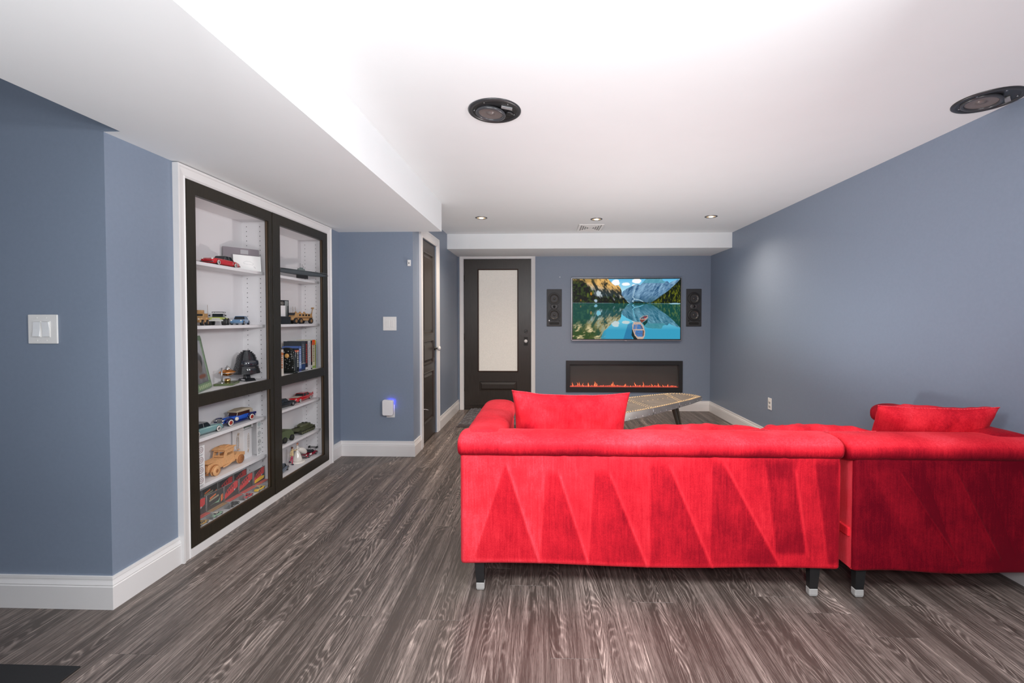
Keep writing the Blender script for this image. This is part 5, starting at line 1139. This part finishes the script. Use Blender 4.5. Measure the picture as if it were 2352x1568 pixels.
# middle shelf, far: books
BKM = {}
def book(label, y, th_, h, d, col, x=-1.885, title=None, tcol=(230, 230, 230), bands=(), cover=None):
    t = thing('book', label, 'book', (x, y, ZM), 0, 'books standing on the middle shelf of the far unit')
    mt = BKM.setdefault(col, paint('book_%d_%d_%d' % col, col, 0.4)) if True else None
    G().box(-d+.002, -.002, .002, th_-.002, .002, h-.002).build('pages', CREAM, t)
    g = G(); g.box(-d, 0, 0, .0016, 0, h); g.box(-d, 0, th_-.0016, th_, 0, h); g.box(-.0018, 0.0006, 0, th_, 0, h); g.build('cover', mt, t)
    for z0_, z1_, c in bands: G().box(.0006, .0011, .0008, th_-.0008, z0_*h, z1_*h).build('spine_band', paint('band_%d_%d_%d' % c, c, 0.4), t)
    if title:
        cu = bpy.data.curves.new('title', 'FONT'); cu.body = title; cu.size = th_*.78; cu.extrude = 0.0002; cu.resolution_u = 2
        tmp = bpy.data.objects.new('title_tmp', cu); C.objects.link(tmp); dg = bpy.context.evaluated_depsgraph_get(); me = bpy.data.meshes.new_from_object(tmp.evaluated_get(dg))
        bpy.data.objects.remove(tmp); xs = [v.co.x for v in me.vertices]; wd = max(xs)-min(xs); sc = min(1.0, .78*h/wd)
        for v in me.vertices:
            u, w_ = v.co.x*sc, v.co.y; v.co = (.0012+v.co.z, th_*.26+w_*.9 if False else th_*.78-(.0 if False else (th_*.56-w_)*-0)-th_*.0, 0) if False else (.0012+v.co.z, th_*.22+w_, h*.94-u)
        me.materials.clear(); me.materials.append(paint('title_%d_%d_%d' % tcol, tcol, 0.5)); o = bpy.data.objects.new('spine_title', me); C.objects.link(o); o.parent = t
    elif tcol:
        g = G(); random.seed(int(y*1000)); z = h*.90
        while z > h*.25:
            k = random.uniform(.005, .014); g.box(.0006, .0012, th_*.3, th_*.7, z-k, z); z -= k+random.uniform(.003, .006)
        g.build('spine_print', paint('title_%d_%d_%d' % tcol, tcol, 0.5), t)['kind'] = 'stuff'
    return t
book('thick white book seen edge-on at the left of the far middle shelf', 3.158, .037, .185, .150, (214, 206, 196), tcol=(190, 110, 60), bands=((.78, .86, (196, 116, 60)),))
book('dark navy book with orange label behind the black bookend', 3.337, .028, .180, .12, (34, 36, 46), x=-1.885, bands=((.84, .93, (222, 96, 50)),), tcol=(205, 205, 200))
book('black book with orange label next to the navy one', 3.366, .034, .180, .12, (20, 22, 24), x=-1.885, bands=((.85, .93, (226, 100, 50)),), tcol=(215, 212, 200))
book('blue and white spined book', 3.401, .033, .195, .13, (84, 110, 172), x=-1.885, bands=((.12, .40, (150, 170, 205)), (.02, .10, (60, 60, 110))), tcol=(205, 212, 225))
book('tall thick dark slate book leaning open-faced to the room', 3.435, .056, .232, .14, (56, 62, 70), x=-1.885, bands=((.05, .22, (32, 62, 110)), (.24, .26, (180, 180, 180)), (.56, .58, (20, 20, 20))), tcol=(120, 126, 130))
book('tall black book with dark red spine edge', 3.492, .038, .230, .14, (42, 32, 38), x=-1.885, tcol=(170, 60, 52), bands=((.02, .10, (215, 215, 212)),))
book('white book with a long grey spine title', 3.531, .044, .232, .14, (206, 204, 204), x=-1.885, title='The Phoenix Project', tcol=(120, 126, 134))
book('thin black book beside the white one', 3.577, .022, .230, .13, (40, 34, 36), x=-1.885, bands=((.04, .14, (190, 188, 186)),), tcol=(150, 70, 60))
book('cream book with a bright orange top label', 3.600, .043, .236, .13, (205, 200, 172), x=-1.885, bands=((.82, .995, (240, 84, 34)), (.02, .10, (140, 170, 90))), tcol=(130, 120, 100))
book('thin lime green book with a yellow top', 3.645, .015, .232, .13, (150, 158, 88), x=-1.885, bands=((.84, .99, (228, 190, 60)),), tcol=(90, 100, 50))
book('thin pale blue book at the right end of the row', 3.662, .011, .224, .13, (168, 182, 196), x=-1.885, tcol=None)
rk = thing('bookend_sculpture', 'glossy black cast rock sculpture bookend with a tan disc', 'bookend', (-1.925, 3.302, ZM), -PI/2)
RK = M('black_casting', (0.012, 0.014, 0.013), 0.25, noise=0.4, nscale=80, bump=0.6, bscale=120, coat=0.3)
random.seed(4); g = G(); out = [(-.072, .012), (.072, .012), (.074, .05), (.070, .10), (.060, .13), (.066, .158), (.034, .190), (-.010, .192), (-.046, .172), (-.066, .140), (-.070, .07)]
g.prism(out, -.014, .016, 'yz'); g.box(-.022, .026, -.076, .076, 0, .014); g.build('casting', RK, rk, bevel=0.006, seg=2)
g = G()
for k in range(46):
    y, z = random.uniform(-.058, .058), random.uniform(.03, .17)
    if ((z-.13) > 0 and abs(y) > .05): continue
    g.sph((.019, y, z), random.uniform(.006, .014), 7, 5, (.7, 1, random.uniform(.6, 1.3)))
g.build('relief_lumps', RK, rk)['kind'] = 'stuff'
g = G(); g.lathe([(.0165, 0), (.0165, .006), (.012, .009), (.0004, .010)], (.026, .020, .132), (1, 0, 0), n=20, cap=True); g.build('tan_disc', paint('tan_disc', (214, 160, 92), 0.3), rk)
for k in range(7):
    a = 2.2*PI*k/7+.3; g = G(); g.sph((.026, .020+.034*math.cos(a), .132+.034*math.sin(a)), .0042, 8, 5); g.build('silver_bolt', CHROME, rk)
# shelf D far
car('black 1930s style model coupe partly behind the centre stile', (-1.968, 3.312, ZD), PI/2-0.12, 0.225, 0.080, 0.068, BLK, name='model_car', ww=False)
fc = car('red and white 1950s model car with tail fins', (-1.985, 3.600, ZD), -PI/2+0.05, 0.270, 0.084, 0.062, RED, RED, style='fin', ww=True)
G().box(.030, .110, -.030, .030, .0405, .0418).build('white_bonnet', CREAM, fc, bevel=0.0005)
# shelf E far: tank and truck
tk = thing('model_tank', 'olive drab model tank with a long gun barrel', 'model tank', (-1.975, 3.606, ZE), -PI/2-0.02); tk.scale = (1.12, 1.0, 0.95)
g = G(); g.prism([(-.085, .022), (.080, .022), (.098, .036), (.060, .050), (-.090, .050)], -.030, .030, 'xz'); g.build('hull', OLIVE, tk, bevel=0.002)
for s in (-1, 1):
    g = G(); pts = [(-.085, .002), (.075, .002), (.095, .018), (.097, .028), (.085, .036), (-.090, .036), (-.100, .026), (-.098, .014)]
    g.prism(pts, s*.038-.009, s*.038+.009, 'xz'); tr_ = g.build('track', OLIVD, tk)
    for k in range(7): 
        g = G(); g.lathe([(.0105, 0), (.0105, .003), (.004, .004), (.0003, .004)], (-.075+.025*k, s*.047, .014), (0, s, 0), n=12); g.build('road_wheel', OLIVE, tr_)
    G().box(-.095, .080, s*.038-.011, s*.038+.011, .0365, .042).build('track_guard', OLIVE, tk)
g = G(); g.loft([sect(-.075, .022, .050, .066), sect(-.05, .034, .050, .072), sect(.0, .034, .050, .074), sect(.035, .024, .050, .070), sect(.045, .012, .052, .064)], True, False); g.build('turret', OLIVE, tk)
g = G(); g.tube([(.040, 0, .061), (.185, 0, .067)], .0032, 8); g.tube([(.085, 0, .0635), (.100, 0, .064)], .005, 8); g.build('gun_barrel', OLIVD, tk)
for x, y in ((-.03, .014), (-.025, -.014)): G().cyl((x, y, .073), (x, y, .080), .009, .008, 12).build('hatch', OLIVD, tk)
G().tube([(-.03, .012, .083), (.01, .012, .085)], .0015, 5).build('roof_gun', OLIVD, tk)
ap = thing('model_military_truck', 'green six-wheeled military model truck half behind the centre stile', 'model truck', (-1.968, 3.292, ZE), PI/2-0.03)
GR = paint('army_green', (92, 104, 72), 0.6)
g = G(); g.prism([(-.110, .030), (-.112, .050), (-.085, .084), (.070, .086), (.100, .060), (.110, .030), (.09, .022), (-.09, .022)], -.038, .038, 'xz'); g.build('hull', GR, ap, bevel=0.003)
g = G(); g.box(-.06, .02, -.020, .020, .0855, .089); g.build('roof_plate', OLIVE, ap)
g = G(); g.box(.078, .100, -.030, -.006, .060, .074); g.box(.078, .100, .006, .030, .060, .074); g.build('vision_block', GLS, ap)
g = G(); g.box(-.108, -.100, -.012, .012, .034, .046); g.build('rear_plate', paint('plate_cream', (196, 190, 140), 0.5), ap)
wheels(ap, .22, .098, (-.075, -.020, .070), .022, OLIVD, tw=.018)
# bottom shelf far: figurine, race car, grey car
fg = thing('dancing_couple_figurine', 'porcelain figurine of a man in cream jacket dancing with a woman in a white gown', 'figurine', (-1.955, 3.462, ZF_), -0.10)
PORC = M('porcelain', s2l((232, 226, 218)), 0.15, coat=0.6); SKIN = paint('figurine_skin', (228, 188, 160), 0.3); JAC = paint('cream_jacket', (226, 200, 150), 0.3); PINK = paint('rose_trousers', (190, 72, 98), 0.3); HAIRB = paint('brown_hair', (96, 50, 34), 0.4); HAIRA = paint('auburn_hair', (190, 120, 90), 0.4); NAVYB = paint('navy_boot', (34, 32, 58), 0.3)
g = G(); g.lathe([(.056, 0), (.060, .004), (.058, .010), (.050, .014), (.001, .015)], (0, .022, 0), n=36, cap=True); g.build('base', PORC, fg)
g = G(); rings = []
for z, rx, ry, ox in ((.014, .036, .030, 0), (.020, .038, .032, 0), (.045, .031, .026, 0), (.075, .020, .018, 0), (.095, .010, .010, 0), (.101, .0085, .008, 0), (.112, .011, .009, 0), (.124, .012, .009, 0), (.130, .006, .006, 0), (.134, .004, .004, 0)):
    rings.append([(rx*math.cos(2*PI*j/24)*(1+.07*math.sin(j*2.6)*(z < .09)), .022+ry*math.sin(2*PI*j/24)*(1+.07*math.sin(j*2.6)*(z < .09)), z) for j in range(24)])
g.loft(rings); g.build('gown', PORC, fg)
g = G(); rings = []
for u, r1 in ((0, .004), (.2, .020), (.5, .032), (.8, .036), (1, .030)):
    c0 = Vector((0, .030+.085*u, .096-.030*u)); rings.append([c0+Vector((r1*.75*math.cos(2*PI*j/16), .35*r1*math.sin(2*PI*j/16), -r1*math.sin(2*PI*j/16)*.9)) for j in range(16)])
g.loft(rings); g.build('flowing_skirt', PORC, fg)
g = G(); g.sph((0, .021, .1425), .0075, 12, 8, (.9, 1, 1.1)); g.sph((0.004, .016, .142), .0018, 6, 4); g.build('woman_head', SKIN, fg)
g = G(); g.sph((0, .024, .1455), .0085, 12, 8, (1, 1, .95)); g.sph((0, .030, .151), .0045, 8, 6); g.build('woman_hair', HAIRA, fg)
g = G(); g.tube([(.0, .014, .124), (.004, -.002, .112), (.004, -.014, .114)], .0026, 7); g.tube([(0, .030, .124), (.010, .036, .112), (.010, .030, .104)], .0026, 7); g.build('woman_arm', PORC, fg)
g = G(); g.tube([(0, -.038, .078), (.002, -.040, .045), (.001, -.041, .010)], .0048, 8); g.sph((0, -.038, .078), .0085, 10, 6, (1, .9, 1)); g.tube([(0, -.040, .076), (-.002, -.052, .046), (-.001, -.066, .034)], .0046, 8); g.build('trousers', PINK, fg)
g = G(); g.box(-.003, .012, -.045, -.037, 0.0, .007); g.m = Matrix.Translation((-.001, -.069, .030)) @ Matrix.Rotation(.9, 4, 'X'); g.box(-.004, .006, -.004, .004, -.010, .006); g.m = None; g.build('boot', NAVYB, fg)
g = G(); rings = []
for z, rx, ry in ((.070, .0085, .0105), (.080, .0088, .0110), (.092, .0075, .0090), (.105, .0085, .0115), (.114, .0080, .0125), (.119, .0040, .0050), (.123, .0032, .0034)):
    rings.append([(rx*math.cos(2*PI*j/14), -.037+ry*math.sin(2*PI*j/14), z) for j in range(14)])
g.loft(rings); g.build('jacket', JAC, fg)
g = G(); g.tube([(.002, -.027, .113), (.006, -.012, .103), (.006, .010, .108)], .0032, 8); g.build('sleeve', JAC, fg)
g = G(); g.tube([(0, -.048, .112), (-.002, -.058, .095), (.0, -.060, .076)], .0032, 8); g.sph((0, -.060, .073), .0035, 8, 5); g.build('sleeve', JAC, fg)
g = G(); g.sph((.001, -.036, .1295), .0075, 12, 8, (.9, 1, 1.1)); g.sph((.002, -.0285, .1285), .0016, 6, 4); g.sph((.006, .012, .108), .003, 6, 4); g.build('man_head', SKIN, fg)
g = G(); g.sph((-.001, -.038, .1325), .0082, 12, 8, (1, 1, .95)); g.build('man_hair', HAIRB, fg)
g = G()
for s in (-1, 1): g.box(.001, .007, -.037+s*.010-.003, -.037+s*.010+.003, .114, .117)
g.build('epaulette', GOLD, fg)
rc = car('crimson and black model race car with a tall rear wing', (-1.960, 3.662, ZF_), -PI/2-0.08, 0.150, 0.084, 0.050, RACE, BLK, style='race', cab=(-.18, .06), name='model_race_car')
g = G(); g.box(-.080, -.060, -.034, .034, .054, .056); g.build('rear_wing', BLK, rc)
for s in (-1, 1): G().tube([(-.066, s*.020, .030), (-.070, s*.020, .055)], .0015, 6).build('wing_strut', BLK, rc)
for s in (-1, 1): G().box(-.084, -.056, s*.035-.001, s*.035+.001, .044, .062).build('wing_endplate', BLK, rc)
G().box(-.081, -.077, -.028, .028, .0565, .062).build('wing_decal', WHT, rc)
g = G(); g.box(.015, .045, -.0410, -.0395, .016, .030); g.box(.015, .045, .0395, .0410, .016, .030); g.build('number_panel', WHT, rc)
G().box(-.04, .0, -.0415, -.0400, .012, .020).build('yellow_stripe', YEL, rc)
G().box(.060, .082, -.038, .038, .006, .009).build('front_splitter', BLK, rc)
car('slate blue-grey model sedan at the left of the far bottom shelf', (-1.950, 3.236, ZF_), -PI/2+0.20, 0.190, 0.080, 0.060, STEEL, cab=(-.26, .12))
